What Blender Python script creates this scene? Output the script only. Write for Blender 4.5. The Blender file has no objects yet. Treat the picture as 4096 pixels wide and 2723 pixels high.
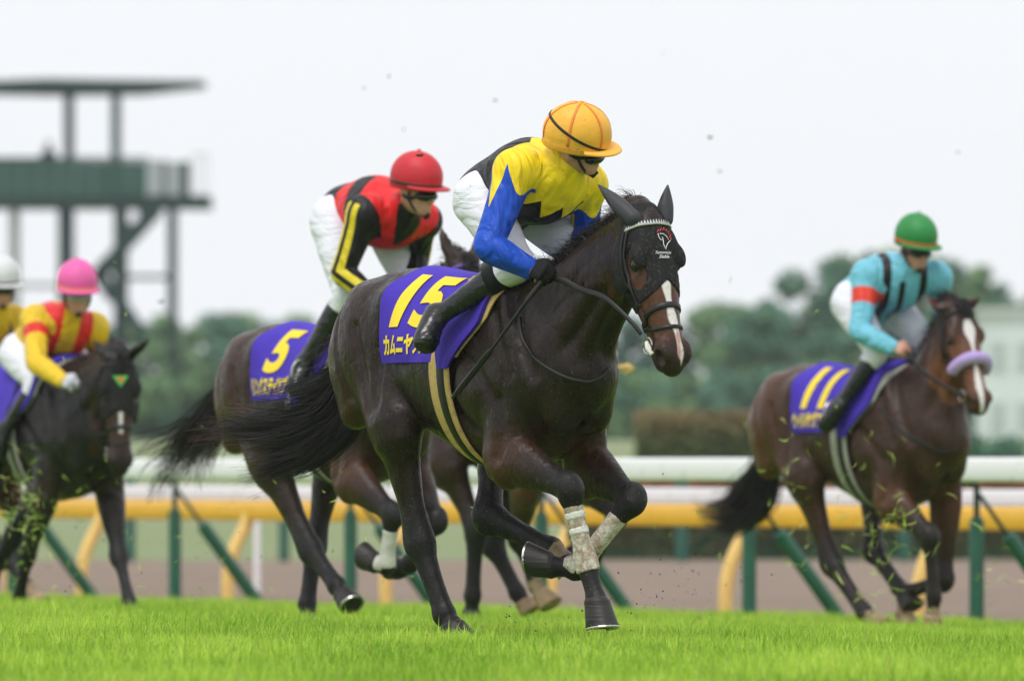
import bpy, bmesh, math, random
import numpy as np
from mathutils import Vector, Matrix, noise as mnoise
from mathutils.bvhtree import BVHTree
import openvdb as vdb

SC = bpy.context.scene
COL = SC.collection
rad = math.radians
# ------------------------------------------------------------------ camera, sky, sun, exposure
FPX, CX, HY, CAMZ = 400 / 36 * 1024, 512.0, 463.6, 0.752      # focal length and horizon in 1024-wide picture units
cam = bpy.data.cameras.new('camera')
cam.lens, cam.sensor_width = 400, 36
cam.shift_y = (HY - 340) / 1024
cam.clip_start, cam.clip_end = 1.0, 3000
cam.dof.use_dof = True
cam.dof.focus_distance = 47.5
cam.dof.aperture_fstop = 5.2
cam_o = bpy.data.objects.new('camera', cam)
COL.objects.link(cam_o)
cam_o.location = (0, 0, CAMZ)
cam_o.rotation_euler = (rad(90), 0, 0)
SC.camera = cam_o

SUN_EL, SUN_AZ = rad(62), rad(215)
world = bpy.data.worlds.new('World')
SC.world = world
world.use_nodes = True
wn, wl = world.node_tree.nodes, world.node_tree.links
wn.clear()
sky = wn.new('ShaderNodeTexSky')
sky.sky_type = 'NISHITA'
sky.sun_disc = False
sky.sun_elevation, sky.sun_rotation = SUN_EL, SUN_AZ
skm = wn.new('ShaderNodeMix'); skm.data_type = 'RGBA'
bg = wn.new('ShaderNodeBackground'); bg.inputs['Strength'].default_value = 0.1
wo = wn.new('ShaderNodeOutputWorld')
wl.new(sky.outputs[0], skm.inputs[6])
skm.inputs[7].default_value = (8.2, 8.4, 8.7, 1)       # the cloud layer that covers the sky
skm.inputs[0].default_value = 0.96
cn = wn.new('ShaderNodeTexNoise'); cn.inputs['Scale'].default_value = 2.2; cn.inputs['Detail'].default_value = 5
ctc = wn.new('ShaderNodeTexCoord'); cmap = wn.new('ShaderNodeMapping'); cmap.inputs['Scale'].default_value = (1, 1, 4)
wl.new(ctc.outputs['Generated'], cmap.inputs[0]); wl.new(cmap.outputs[0], cn.inputs[0])
cmr = wn.new('ShaderNodeMapRange'); cmr.inputs['To Min'].default_value = 0.93; cmr.inputs['To Max'].default_value = 1.03
wl.new(cn.outputs[0], cmr.inputs[0])
cmul = wn.new('ShaderNodeMix'); cmul.data_type = 'RGBA'; cmul.blend_type = 'MULTIPLY'; cmul.inputs[0].default_value = 1
wl.new(skm.outputs[2], cmul.inputs[6]); wl.new(cmr.outputs[0], cmul.inputs[7])
wl.new(cmul.outputs[2], bg.inputs['Color'])
wl.new(bg.outputs[0], wo.inputs[0])
sun = bpy.data.lights.new('sun', 'SUN')
sun.energy, sun.angle, sun.color = 1.5, rad(25), (1, .97, .93)
sun_o = bpy.data.objects.new('sun', sun)
COL.objects.link(sun_o)
sun_o.rotation_euler = (rad(28), 0, rad(-30))
sun_o.location = (0, 30, 30)
SC.view_settings.view_transform = 'Standard'
SC.view_settings.look = 'None'
SC.view_settings.exposure = 0.30
SC.view_settings.gamma = 1
SC.cycles.use_denoising = True
SC.cycles.max_bounces = 8
SC.cycles.volume_bounces = 0

# ------------------------------------------------------------------ small helpers
def tag(o, label=None, cat=None, group=None, kind=None):
    if label: o['label'] = label
    if cat: o['category'] = cat
    if group: o['group'] = group
    if kind: o['kind'] = kind
    return o

def empty(name, loc=(0, 0, 0), rz=0.0):
    o = bpy.data.objects.new(name, None)
    o.empty_display_size = .2
    COL.objects.link(o)
    o.location = loc
    o.rotation_euler = (0, 0, rz)
    return o

def mesh_obj(name, v, f, mat=None, parent=None, smooth=True):
    me = bpy.data.meshes.new(name)
    if isinstance(f, np.ndarray):
        n, k = f.shape
        me.vertices.add(len(v)); me.vertices.foreach_set('co', np.asarray(v, np.float32).ravel())
        me.loops.add(n * k); me.loops.foreach_set('vertex_index', f.astype(np.int32).ravel())
        me.polygons.add(n)
        me.polygons.foreach_set('loop_start', np.arange(0, n * k, k, dtype=np.int32))
        me.update(calc_edges=True)
        me.validate()
    else:
        me.from_pydata([tuple(map(float, p)) for p in v], [], f)
    if smooth and len(me.polygons):
        me.polygons.foreach_set('use_smooth', np.ones(len(me.polygons), bool))
    o = bpy.data.objects.new(name, me)
    COL.objects.link(o)
    if mat: me.materials.append(mat)
    if parent: o.parent = parent
    return o

def attr(o, name, vals):
    a = o.data.attributes.new(name, 'FLOAT', 'POINT')
    a.data.foreach_set('value', np.asarray(vals, np.float32))

class MB:                                   # collects simple shapes into ONE mesh
    def __init__(s): s.v, s.f = [], []
    def add(s, v, f):
        b = len(s.v); s.v += [tuple(map(float, p)) for p in v]; s.f += [tuple(i + b for i in q) for q in f]
    def box(s, c, size, R=None):
        c = Vector(c); h = Vector(size) * .5
        v = [Vector((x, y, z)) for x in (-h.x, h.x) for y in (-h.y, h.y) for z in (-h.z, h.z)]
        if R is not None: v = [R @ p for p in v]
        s.add([p + c for p in v], [(0, 1, 3, 2), (4, 6, 7, 5), (0, 4, 5, 1), (2, 3, 7, 6), (0, 2, 6, 4), (1, 5, 7, 3)])
    def tube(s, pts, r, n=8, cap=True, sx=1.0):
        pts = [Vector(p) for p in pts]; m = len(pts)
        rs = r if isinstance(r, (list, tuple)) else [r] * m
        t0 = (pts[1] - pts[0]).normalized()
        ref = Vector((0, 0, 1)) if abs(t0.z) < .9 else Vector((1, 0, 0))
        v = []
        for i, p in enumerate(pts):
            t = (pts[min(i + 1, m - 1)] - pts[max(i - 1, 0)]).normalized()
            a = t.cross(ref).normalized(); b = t.cross(a).normalized()
            for k in range(n):
                an = 2 * math.pi * k / n
                v.append(p + (a * math.cos(an) * sx + b * math.sin(an)) * rs[i])
        f = [(i * n + k, i * n + (k + 1) % n, (i + 1) * n + (k + 1) % n, (i + 1) * n + k) for i in range(m - 1) for k in range(n)]
        if cap: f += [tuple(range(n))[::-1], tuple((m - 1) * n + k for k in range(n))]
        s.add(v, f)
    def build(s, name, mat=None, parent=None, smooth=True):
        o = mesh_obj(name, s.v, s.f, mat, parent, smooth)
        if smooth:
            try: o.data.set_sharp_from_angle(angle=rad(38))
            except Exception: pass
        return o

def nrm(v):
    v = np.asarray(v, float); return v / (np.linalg.norm(v) + 1e-12)

def ray(R): return np.array([(R[0] - CX) / FPX, 1.0, (HY - R[1]) / FPX])
CAM = np.array([0, 0, CAMZ])
def at(R, d): return CAM + ray(R) * d        # a point of the place seen at picture position R, d metres away

# zoom windows of the photograph -> picture units
def zw(x0, y0, k): return lambda zx, zy: (x0 + zx / k, y0 + zy / k)
Z1, Z2, Z3 = zw(325, 250, 3.92), zw(400, 87.5, 5.453), zw(537.5, 175, 7.84)
Z5, Z7, Z8 = zw(337.5, 250, 6.97), zw(662.5, 200, 3.486), zw(0, 250, 3.92)
Z9, Z10, Z11 = zw(0, 62.5, 5.973), zw(600, 225, 5.564), zw(600, 437.5, 5.564)
Z12, Z13, Z14 = zw(0, 425, 6.131), zw(275, 137.5, 6.969), zw(125, 425, 6.969)
Z15, Z16 = zw(300, 425, 6.97), zw(125, 287.5, 6.272)

class Frame:                                  # a horse's own frame: x forward, y to its left, z up, origin on the turf
    def __init__(s, R, d, deg):
        s.o = at(R, d); th = rad(deg); s.th = th
        s.u = np.array([math.cos(th), -math.sin(th), 0]); s.n = np.array([math.sin(th), math.cos(th), 0])
    def px(s, R, lat):                        # where the sight line through R meets the plane "lat" metres left of the spine
        r = ray(R); t = (lat + np.dot(s.o - CAM, s.n)) / np.dot(r, s.n)
        return s.loc(CAM + r * t)
    def loc(s, p):
        q = np.asarray(p) - s.o; return np.array([q @ s.u, q @ s.n, q[2]])
    def world(s, p): return s.o + s.u * p[0] + s.n * p[1] + np.array([0, 0, p[2]])

# ------------------------------------------------------------------ distance-field modelling
def catmull(P, m):
    P = np.asarray(P, float); n = len(P); out = []
    for i in range(n - 1):
        p0 = P[max(i - 1, 0)]; p1 = P[i]; p2 = P[i + 1]; p3 = P[min(i + 2, n - 1)]
        for j in range(m):
            t = j / m
            out.append(.5 * (2 * p1 + (p2 - p0) * t + (2 * p0 - 5 * p1 + 4 * p2 - p3) * t * t + (3 * p1 - p0 - 3 * p2 + p3) * t ** 3))
    out.append(P[-1]); return np.array(out)

class Chain:
    def __init__(s, nodes, lat=(0, 1, 0), k=.03, sub=3, op='add', name=''):
        A = np.array([[*p, w, h] for p, w, h in nodes], float)
        A = catmull(A, sub) if len(A) > 2 and sub > 1 else A
        s.P, s.W, s.H = A[:, :3], np.maximum(A[:, 3], .003), np.maximum(A[:, 4], .003)
        s.k, s.op, s.name = k, op, name
        s.lat = nrm(lat)
        s.seg = []
        m = len(s.P) - 1
        for i in range(m):
            a, b = s.P[i], s.P[i + 1]; ab = b - a; L = np.linalg.norm(ab) + 1e-9; t = ab / L
            l = s.lat - t * (s.lat @ t)
            if np.linalg.norm(l) < 1e-3: l = np.cross(t, [1, 0, .3])
            l = nrm(l); d = np.cross(t, l)
            s.seg.append((a, ab, L, t, l, d, s.W[i], s.W[i + 1], s.H[i], s.H[i + 1], i / m, 1 / m))
    def bounds(s, mg):
        r = np.maximum(s.W, s.H).max() + mg
        return s.P.min(0) - r, s.P.max(0) + r
    def segd(s, q, x, y, z, want=False):
        a, ab, L, t, l, d, w0, w1, h0, h1, s0, ds = q
        px, py, pz = x - a[0], y - a[1], z - a[2]
        tt = (px * ab[0] + py * ab[1] + pz * ab[2]) / (L * L)
        tc = np.clip(tt, 0, 1); e = (tt - tc) * L
        w = w0 + (w1 - w0) * tc; h = h0 + (h1 - h0) * tc
        ql = px * l[0] + py * l[1] + pz * l[2]; qd = px * d[0] + py * d[1] + pz * d[2]
        r = np.minimum(w, h)
        A, B, C = ql / w, qd / h, e / r
        k0 = np.sqrt(A * A + B * B + C * C)
        A /= w; B /= h; C /= r
        dist = k0 * (k0 - 1) / (np.sqrt(A * A + B * B + C * C) + 1e-9)
        if want: return dist, s0 + ds * tc, ql, qd
        return dist
    def eval(s, X):                            # distance, position along, side offsets, at loose points
        best = np.full(len(X), 9.0); sp = np.zeros(len(X)); l = np.zeros(len(X)); d = np.zeros(len(X))
        for q in s.seg:
            di, si, li, dd = s.segd(q, X[:, 0], X[:, 1], X[:, 2], True)
            m = di < best
            best[m], sp[m], l[m], d[m] = di[m], si[m], li[m], dd[m]
        return best, sp, l, d

class Ell:
    def __init__(s, c, r, R=None, k=.03, op='add'):
        s.c, s.r, s.k, s.op = np.asarray(c, float), np.asarray(r, float), k, op
        s.R = np.eye(3) if R is None else np.array(R, float)      # rows are the axes
    def bounds(s, mg):
        r = s.r.max() + mg; return s.c - r, s.c + r
    def d(s, x, y, z):
        p = (x - s.c[0], y - s.c[1], z - s.c[2]); a = b = 0
        for i in range(3):
            q = p[0] * s.R[i, 0] + p[1] * s.R[i, 1] + p[2] * s.R[i, 2]
            a = a + (q / s.r[i]) ** 2; b = b + (q / s.r[i] ** 2) ** 2
        a = np.sqrt(a); return a * (a - 1) / (np.sqrt(b) + 1e-9)

def smin(a, b, k):
    if k <= 0: return np.minimum(a, b)
    h = np.maximum(k - np.abs(a - b), 0) / k
    return np.minimum(a, b) - h * h * k * .25

class Field:
    MG = .05
    def __init__(s, lo, hi, h):
        s.lo = np.asarray(lo, float); s.h = h
        s.n = np.ceil((np.asarray(hi) - s.lo) / h).astype(int) + 1
        s.d = np.full(s.n, .5, np.float32)
        s.ax = [np.float32(s.lo[i] + h * np.arange(s.n[i])) for i in range(3)]
    def sl(s, lo, hi):
        a = np.maximum(np.floor((lo - s.lo) / s.h).astype(int), 0)
        b = np.minimum(np.ceil((hi - s.lo) / s.h).astype(int) + 1, s.n)
        if np.any(a >= b): return None
        return tuple(slice(int(a[i]), int(b[i])) for i in range(3))
    def grid(s, q): return s.ax[0][q[0]][:, None, None], s.ax[1][q[1]][None, :, None], s.ax[2][q[2]][None, None, :]
    def add(s, pr, off=0.0):
        S = s.sl(*pr.bounds(s.MG))
        if S is None: return
        if isinstance(pr, Chain):
            t = np.full(s.d[S].shape, .5, np.float32)
            for i, q in enumerate(pr.seg):
                r = max(q[6:10]) + s.MG
                lo = np.minimum(q[0], q[0] + q[1]) - r; hi = np.maximum(q[0], q[0] + q[1]) + r
                S2 = s.sl(lo, hi)
                if S2 is None: continue
                T = tuple(slice(S2[j].start - S[j].start, S2[j].stop - S[j].start) for j in range(3))
                if any(T[j].start < 0 or T[j].stop > t.shape[j] for j in range(3)):
                    T = tuple(slice(max(T[j].start, 0), min(T[j].stop, t.shape[j])) for j in range(3))
                    S2 = tuple(slice(T[j].start + S[j].start, T[j].stop + S[j].start) for j in range(3))
                np.minimum(t[T], pr.segd(q, *s.grid(S2)), out=t[T])
        else: t = pr.d(*s.grid(S))
        t = t - off
        s.d[S] = smin(s.d[S], t, pr.k) if pr.op == 'add' else -smin(-s.d[S], t, pr.k)
    def build(s, prims, off=0.0):
        for p in prims: s.add(p, off if p.op == 'add' else -off)
        return s
    def mesh(s, arr=None):
        d = s.d if arr is None else arr.astype(np.float32)
        d = np.pad(d, 1, constant_values=.5)
        g = vdb.FloatGrid(.5)
        g.copyFromArray(np.ascontiguousarray(d))
        P, Q = g.convertToQuads(isovalue=0.0)
        P = (P - 1) * s.h + s.lo
        a, b, c = P[Q[:, 0]], P[Q[:, 1]], P[Q[:, 2]]
        m = P.mean(0)
        if np.sum(np.cross(b - a, c - a) * (a - m)) < 0: Q = Q[:, ::-1]
        return P, np.ascontiguousarray(Q)

def fmesh(prims, h, off=0.0, lo=None, hi=None, cut=None):
    if lo is None:
        B = [p.bounds(.03 + off) for p in prims if p.op == 'add']
        lo, hi = np.min([b[0] for b in B], 0), np.max([b[1] for b in B], 0)
    F = Field(lo, hi, h).build(prims, off)
    d = F.d
    if cut is not None:
        d = np.maximum(d, cut(*F.grid((slice(None),) * 3)))
    return F.mesh(d)

def bvh_of(v, f): return BVHTree.FromPolygons([Vector(p) for p in v], [tuple(map(int, q)) for q in f])

def ribbon(pts, w, off=.003, th=.003, bvh=None, closed=False, cast=None, normals=None):
    """a strap: runs along pts (laid on the surface bvh when given), w wide, th thick"""
    P, N = [], []
    for i, p in enumerate(pts):
        p = Vector(p)
        if bvh is not None:
            if cast is not None:
                c = Vector(cast[i]); dirn = (c - p).normalized()
                loc, nn, _, _ = bvh.ray_cast(p, dirn)
                if loc is None: loc, nn, _, _ = bvh.find_nearest(p)
            else: loc, nn, _, _ = bvh.find_nearest(p)
            if nn.dot(p - loc) < 0 and cast is None: pass
            P.append(loc + nn * off); N.append(nn)
        else:
            P.append(p); N.append(Vector(normals[i]) if normals is not None else Vector((0, 0, 1)))
    m = len(P)
    if bvh is not None and m > 4:
        N = [(N[i - 1 if (i or closed) else 0] + N[i] * 2 + N[(i + 1) % m if closed else min(i + 1, m - 1)]).normalized() for i in range(m)]
    v, f = [], []
    for i in range(m):
        a = P[(i - 1) % m] if closed else P[max(i - 1, 0)]
        b = P[(i + 1) % m] if closed else P[min(i + 1, m - 1)]
        t = (b - a).normalized(); sd = N[i].cross(t).normalized()
        ww = w[i] if isinstance(w, (list, tuple, np.ndarray)) else w
        for (x, y) in ((-.5, 0), (-.42, 1), (.42, 1), (.5, 0)):
            v.append(P[i] + sd * ww * x + N[i] * th * y)
    e = m if closed else m - 1
    for i in range(e):
        j = (i + 1) % m
        for k in range(4):
            l = (k + 1) % 4
            f.append((i * 4 + k, i * 4 + l, j * 4 + l, j * 4 + k))
    if not closed: f += [(3, 2, 1, 0), tuple((m - 1) * 4 + k for k in range(4))]
    return v, f

def hair(paths, w, rng, taper=.25):
    V, Fc = [], []; b = 0
    for P in paths:
        P = np.asarray(P); m = len(P)
        t = np.gradient(P, axis=0); t /= np.linalg.norm(t, axis=1)[:, None] + 1e-9
        sd = np.cross(t, rng.normal(size=3)); sd /= np.linalg.norm(sd, axis=1)[:, None] + 1e-9
        ww = (w * rng.uniform(.6, 1.4)) * np.linspace(1, taper, m)[:, None]
        V.append(np.stack([P - sd * ww, P + sd * ww], 1).reshape(-1, 3))
        i = np.arange(m - 1) * 2 + b
        Fc.append(np.stack([i, i + 1, i + 3, i + 2], 1)); b += 2 * m
    return np.concatenate(V), np.concatenate(Fc)

# ------------------------------------------------------------------ materials
def lin(c):
    c = [x / 255 for x in c]
    return tuple(x / 12.92 if x < .04045 else ((x + .055) / 1.055) ** 2.4 for x in c) + (1,)

class Mat:
    def __init__(s, name, col, rough=.6, spec=.4, metal=0.0):
        s.m = bpy.data.materials.new(name); s.m.use_nodes = True
        s.nt = s.m.node_tree; s.N = s.nt.nodes; s.L = s.nt.links
        s.p = s.N['Principled BSDF']
        col = tuple(col) + (1,) if len(col) == 3 else tuple(col)
        s.p.inputs['Base Color'].default_value = col
        s.p.inputs['Roughness'].default_value = rough
        s.p.inputs['Specular IOR Level'].default_value = spec
        s.p.inputs['Metallic'].default_value = metal
        s.col = s.rgb(col); s.tc = None
    def rgb(s, c):
        n = s.N.new('ShaderNodeRGB'); n.outputs[0].default_value = tuple(c) + (1,) if len(c) == 3 else tuple(c); return n.outputs[0]
    def coord(s, scale=(1, 1, 1), which='Object'):
        if s.tc is None: s.tc = s.N.new('ShaderNodeTexCoord')
        m = s.N.new('ShaderNodeMapping'); m.inputs['Scale'].default_value = scale
        s.L.new(s.tc.outputs[which], m.inputs[0]); return m.outputs[0]
    def noise(s, scale, detail=4, rough=.55, stretch=(1, 1, 1), lo=.3, hi=.7, dist=0.0):
        n = s.N.new('ShaderNodeTexNoise'); n.inputs['Scale'].default_value = scale; n.inputs['Detail'].default_value = detail
        n.inputs['Roughness'].default_value = rough; n.inputs['Distortion'].default_value = dist
        s.L.new(s.coord(stretch), n.inputs['Vector'])
        r = s.N.new('ShaderNodeMapRange'); r.inputs[1].default_value = lo; r.inputs[2].default_value = hi
        s.L.new(n.outputs['Fac'], r.inputs[0]); return r.outputs[0]
    def attr(s, name):
        n = s.N.new('ShaderNodeAttribute'); n.attribute_name = name; return n.outputs['Fac']
    def gt(s, v, th=0.0, soft=0.0):
        if soft:
            n = s.N.new('ShaderNodeMapRange'); n.inputs[1].default_value = th - soft; n.inputs[2].default_value = th + soft
            s.L.new(v, n.inputs[0]); return n.outputs[0]
        n = s.N.new('ShaderNodeMath'); n.operation = 'GREATER_THAN'; n.inputs[1].default_value = th
        s.L.new(v, n.inputs[0]); return n.outputs[0]
    def mul(s, a, b):
        n = s.N.new('ShaderNodeMath'); n.operation = 'MULTIPLY'
        for i, x in enumerate((a, b)):
            if isinstance(x, (int, float)): n.inputs[i].default_value = x
            else: s.L.new(x, n.inputs[i])
        return n.outputs[0]
    def mix(s, fac, col, blend='MIX', k=1.0):
        if k != 1.0: fac = s.mul(fac, k)
        n = s.N.new('ShaderNodeMix'); n.data_type = 'RGBA'; n.blend_type = blend
        if isinstance(fac, (int, float)): n.inputs[0].default_value = fac
        else: s.L.new(fac, n.inputs[0])
        s.L.new(s.col, n.inputs[6])
        if isinstance(col, (tuple, list)): n.inputs[7].default_value = tuple(col) + (1,) if len(col) == 3 else tuple(col)
        else: s.L.new(col, n.inputs[7])
        s.col = n.outputs[2]; return s
    def bump(s, h, strength=.3, dist=.01):
        b = s.N.new('ShaderNodeBump'); b.inputs['Strength'].default_value = strength; b.inputs['Distance'].default_value = dist
        s.L.new(h, b.inputs['Height'])
        if s.p.inputs['Normal'].is_linked: s.L.new(s.p.inputs['Normal'].links[0].from_socket, b.inputs['Normal'])
        s.L.new(b.outputs[0], s.p.inputs['Normal']); return s
    def rough(s, fac, lo, hi):
        r = s.N.new('ShaderNodeMapRange'); r.inputs[3].default_value = lo; r.inputs[4].default_value = hi
        s.L.new(fac, r.inputs[0]); s.L.new(r.outputs[0], s.p.inputs['Roughness']); return s
    def done(s, **kw):
        for k, v in kw.items(): s.p.inputs[k.replace('_', ' ')].default_value = v
        s.L.new(s.col, s.p.inputs['Base Color']); return s.m

def plain(name, col, rough=.6, spec=.4, metal=0.0, var=.25, scale=20):
    m = Mat(name, col, rough, spec, metal)
    m.mix(m.noise(scale), tuple(x * (1 - var) for x in col[:3]))
    m.bump(m.noise(scale * 6), .15, .002)
    return m.done()

M = {}
# ------------------------------------------------------------------ the racecourse
UR, NR = np.array([.374, -.927]), np.array([.927, .374])      # along the rails, and across the track away from the stand
def zg(n):
    n = np.asarray(n, float); return -.026 * np.log1p(np.exp((n - 17.8) * 1.5)) / 1.5
def trk(s, n, z=0.0): return np.array([UR[0] * s + NR[0] * n, UR[1] * s + NR[1] * n, z])
def s_at(Rx, n):                                              # where a line n across the track is seen at picture x
    k = (Rx - CX) / FPX; return (k * NR[1] * n - NR[0] * n) / (UR[0] - k * UR[1])

turf_m = Mat('turf', (.13, .25, .025), .8, .1); turf_m.mix(turf_m.noise(.6, 4), (.16, .29, .035)); turf_m.bump(turf_m.noise(40, 3), .5, .02)
ns = np.concatenate([np.linspace(-12, 16, 8), np.linspace(16.5, 33.1, 24)]); ss = np.linspace(-170, 25, 40)
v = [trk(s, n, float(zg(n))) for n in ns for s in ss]; k = len(ss)
f = [(i * k + j, i * k + j + 1, (i + 1) * k + j + 1, (i + 1) * k + j) for i in range(len(ns) - 1) for j in range(k - 1)]
tag(mesh_obj('turf_track', v, f, turf_m.done()), kind='structure')
dirt_m = Mat('dirt', (.29, .225, .18), .95, .1); dirt_m.mix(dirt_m.noise(1.2, 6), (.24, .18, .14)); dirt_m.mix(dirt_m.noise(.12, 3), (.34, .265, .215), k=.6); dirt_m.bump(dirt_m.noise(14, 5), .8, .04)
v = [(-180, -40, -.402), (180, -40, -.402), (180, 137, -.402), (-180, 137, -.402)]
tag(mesh_obj('dirt_track', v, [(0, 1, 2, 3)], dirt_m.done()), kind='structure')
lawn_m = Mat('infield_lawn', (.20, .25, .11), .9, .1); lawn_m.mix(lawn_m.noise(.08, 4), (.25, .28, .17)); lawn_m = lawn_m.done()
xs = np.linspace(-160, 160, 24); ys = np.array([137, 142, 150, 165, 180, 195, 210, 260, 400, 700]); zz = np.array([-.40, -.36, -.1, .35, .8, 1.1, 1.2, 1.2, 1.1, 1.0])
v = [(x * (1 if y < 300 else 2.5), y, z) for y, z in zip(ys, zz) for x in xs]; k = len(xs)
f = [(i * k + j, i * k + j + 1, (i + 1) * k + j + 1, (i + 1) * k + j) for i in range(len(ys) - 1) for j in range(k - 1)]
tag(mesh_obj('infield_lawn', v, f, lawn_m), kind='structure')
tag(mesh_obj('ground', [(-440, -60, -.6), (440, -60, -.6), (440, 720, -.6), (-440, 720, -.6)], [(0, 1, 2, 3)], lawn_m), kind='structure')

def grass():
    rng = np.random.default_rng(7)
    m = Mat('grass_blades', (.20, .39, .022), .5, .3)
    m.mix(m.attr('tone'), (.58, .78, .10)); m.mix(m.attr('dry'), (.40, .38, .12))
    tr = m.N.new('ShaderNodeBsdfTranslucent'); m.L.new(m.col, tr.inputs[0]); mx = m.N.new('ShaderNodeMixShader'); mx.inputs[0].default_value = .42
    m.L.new(m.p.outputs[0], mx.inputs[1]); m.L.new(tr.outputs[0], mx.inputs[2]); m.L.new(mx.outputs[0], m.N['Material Output'].inputs[0])
    mat = m.done()
    P = []
    for y0, y1, dens in ((34, 40, 620), (40, 44, 850), (44, 52, 1350), (52, 58, 760), (58, 82, 380)):
        w = y1 * (760 / FPX); N = int(dens * (y1 - y0) * 2 * w); y = rng.uniform(y0, y1, N); x = rng.uniform(-w, w, N)
        ok = np.abs(x) < y * 750 / FPX; P.append(np.stack([x[ok], y[ok]], 1))
    P = np.concatenate(P); n = P @ NR; P = P[n < 33.0]; n = n[n < 33.0]
    N = len(P); z = zg(n)
    patch = np.array([mnoise.noise(Vector((x * 1.3, y * .5, 0))) for x, y in P])
    H = rng.uniform(.035, .095, N) * (1 + .45 * patch) + (rng.random(N) < .05) * rng.uniform(.01, .05, N)
    an = rng.uniform(0, 2 * np.pi, N); bend = rng.uniform(.05, .75, N) ** 1.3 * H; wd = rng.uniform(.0018, .0038, N)
    bx, by = np.cos(an) * bend, np.sin(an) * bend
    an2 = rng.uniform(0, np.pi, N); wx, wy = np.cos(an2) * wd, np.sin(an2) * wd
    V = np.zeros((N, 5, 3)); b = np.stack([P[:, 0], P[:, 1], z], 1)
    V[:, 0] = b + np.stack([wx, wy, 0 * wx - .01], 1); V[:, 1] = b - np.stack([wx, wy, 0 * wx + .01], 1)
    mid = b + np.stack([bx * .35, by * .35, H * .6], 1)
    V[:, 2] = mid - np.stack([wx, wy, 0 * wx], 1) * .85; V[:, 3] = mid + np.stack([wx, wy, 0 * wx], 1) * .85
    V[:, 4] = b + np.stack([bx, by, H * (1 - .25 * (bend / H) ** 2)], 1)
    i = np.arange(N)[:, None] * 5
    T = np.concatenate([i + [0, 1, 2], i + [0, 2, 3], i + [3, 2, 4]], 1).reshape(-1, 3)
    o = mesh_obj('grass', V.reshape(-1, 3), T, mat, None, False)
    attr(o, 'tone', np.repeat(np.clip(rng.random(N) ** 1.2 + patch * .8, 0, 1), 5)); attr(o, 'dry', np.repeat((rng.random(N) < .07) * rng.random(N), 5))
    tag(o, 'bright green turf grass covering the track', 'grass', kind='stuff')
grass()

# rails
M['railwhite'] = Mat('white_rail_plastic', (.90, .88, .92), .55, .25); M['railwhite'].mix(M['railwhite'].noise(7, 5, lo=.6, hi=.72), (.50, .48, .44), k=.5); M['railwhite'] = M['railwhite'].done()
M['railyellow'] = plain('yellow_rail_plastic', (.95, .50, .02), .4, .4, var=.12, scale=3)
M['paleyellow'] = plain('faded_yellow_support', (.90, .60, .20), .5, .3, var=.12, scale=6)
M['postgreen'] = plain('green_post_sleeve', (.022, .115, .075), .42, .4, var=.25, scale=6)
M['stemgreen'] = plain('dark_green_steel', (.012, .045, .033), .5, .4)
def long_rail(name, n, z0, z1, w, mat, parent, s0=-175, s1=14):
    mb = MB(); c = (z0 + z1) / 2; h = (z1 - z0) / 2; prof = []
    for a in np.linspace(0, 2 * math.pi, 16, endpoint=False):
        ca, sa = math.cos(a), math.sin(a); prof.append((math.copysign(abs(ca) ** .3, ca) * w, c + math.copysign(abs(sa) ** .3, sa) * h))
    st = np.linspace(s1, s0, 34); v = [trk(s, n + p[0], p[1]) for s in st for p in prof]; k = 16
    mb.add(v, [(i * k + j, i * k + (j + 1) % k, (i + 1) * k + (j + 1) % k, (i + 1) * k + j) for i in range(33) for j in range(k)] + [tuple(range(k)), tuple(33 * k + j for j in range(k))[::-1]])
    return mb.build(name, mat, parent)
NW = 31.7; ZW = -.354
wr_ = empty('running_rail', trk(-70, NW, ZW)); tag(wr_, 'white running rail on green sleeved posts with slanting braces beside the turf', 'rail')
def child(o, p):
    o.parent = p; o.matrix_parent_inverse = Matrix.Translation(-p.location); return o
child(long_rail('rail', NW - .10, .634, .797, .07, M['railwhite'], None), wr_)
for kk in range(-3, 14):
    s = s_at(976.7, NW) - 3.91 * kk; b = trk(s, NW, ZW); up = np.array([0, 0, 1.0]); nn = np.array([*NR, 0])
    mb = MB(); mb.tube([b + up * .74, b + up * .95, b + up * 1.02 - nn * .03, b + up * 1.06 - nn * .09], [.022, .022, .024, .03], 8); mb.box(b + up * .98 - nn * .07, (.12, .05, .03)); po = child(mb.build('post', M['stemgreen']), wr_)
    mb = MB(); mb.tube([b - up * .05, b + up * .70, b + up * .735, b + up * .75], [.052, .052, .047, .03], 14); sl = child(mb.build('post_sleeve', M['postgreen']), po); sl.matrix_parent_inverse = Matrix.Identity(4)
    f0 = b + nn * .74 - up * .04; t0 = b + up * .90 + nn * .02; d = f0 - t0
    mb = MB(); mb.tube([t0, t0 + d * .45], [.016, .016], 8); br = child(mb.build('brace', M['stemgreen']), wr_)
    mb = MB(); mb.tube([t0 + d * .29, t0 + d * .30, t0 + d * .32, f0], [.03, .046, .052, .052], 14); sl = child(mb.build('brace_sleeve', M['postgreen']), br); sl.matrix_parent_inverse = Matrix.Identity(4)
NY = NW + 2.0
yr = empty('yellow_rail', trk(-70, NY, -.38)); tag(yr, 'yellow rail on curved pale yellow supports along the dirt track', 'rail')
child(long_rail('rail', NY + .22, .275, .445, .075, M['railyellow'], None), yr)
for x in (-220, -140, -62, 10, 82, 228, 386, 551, 726, 918, 1125, 1350):
    s = s_at(x, NY); b = trk(s, NY, -.40); up = np.array([0, 0, 1.0]); nn = np.array([*NR, 0])
    mb = MB(); mb.tube(catmull([b - up * .05, b + up * .22, b + up * .42 + nn * .05, b + up * .62 + nn * .15, b + up * .74 + nn * .20], 4), .056, 12); child(mb.build('support', M['paleyellow']), yr)
NF = NW + 4.0
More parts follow.
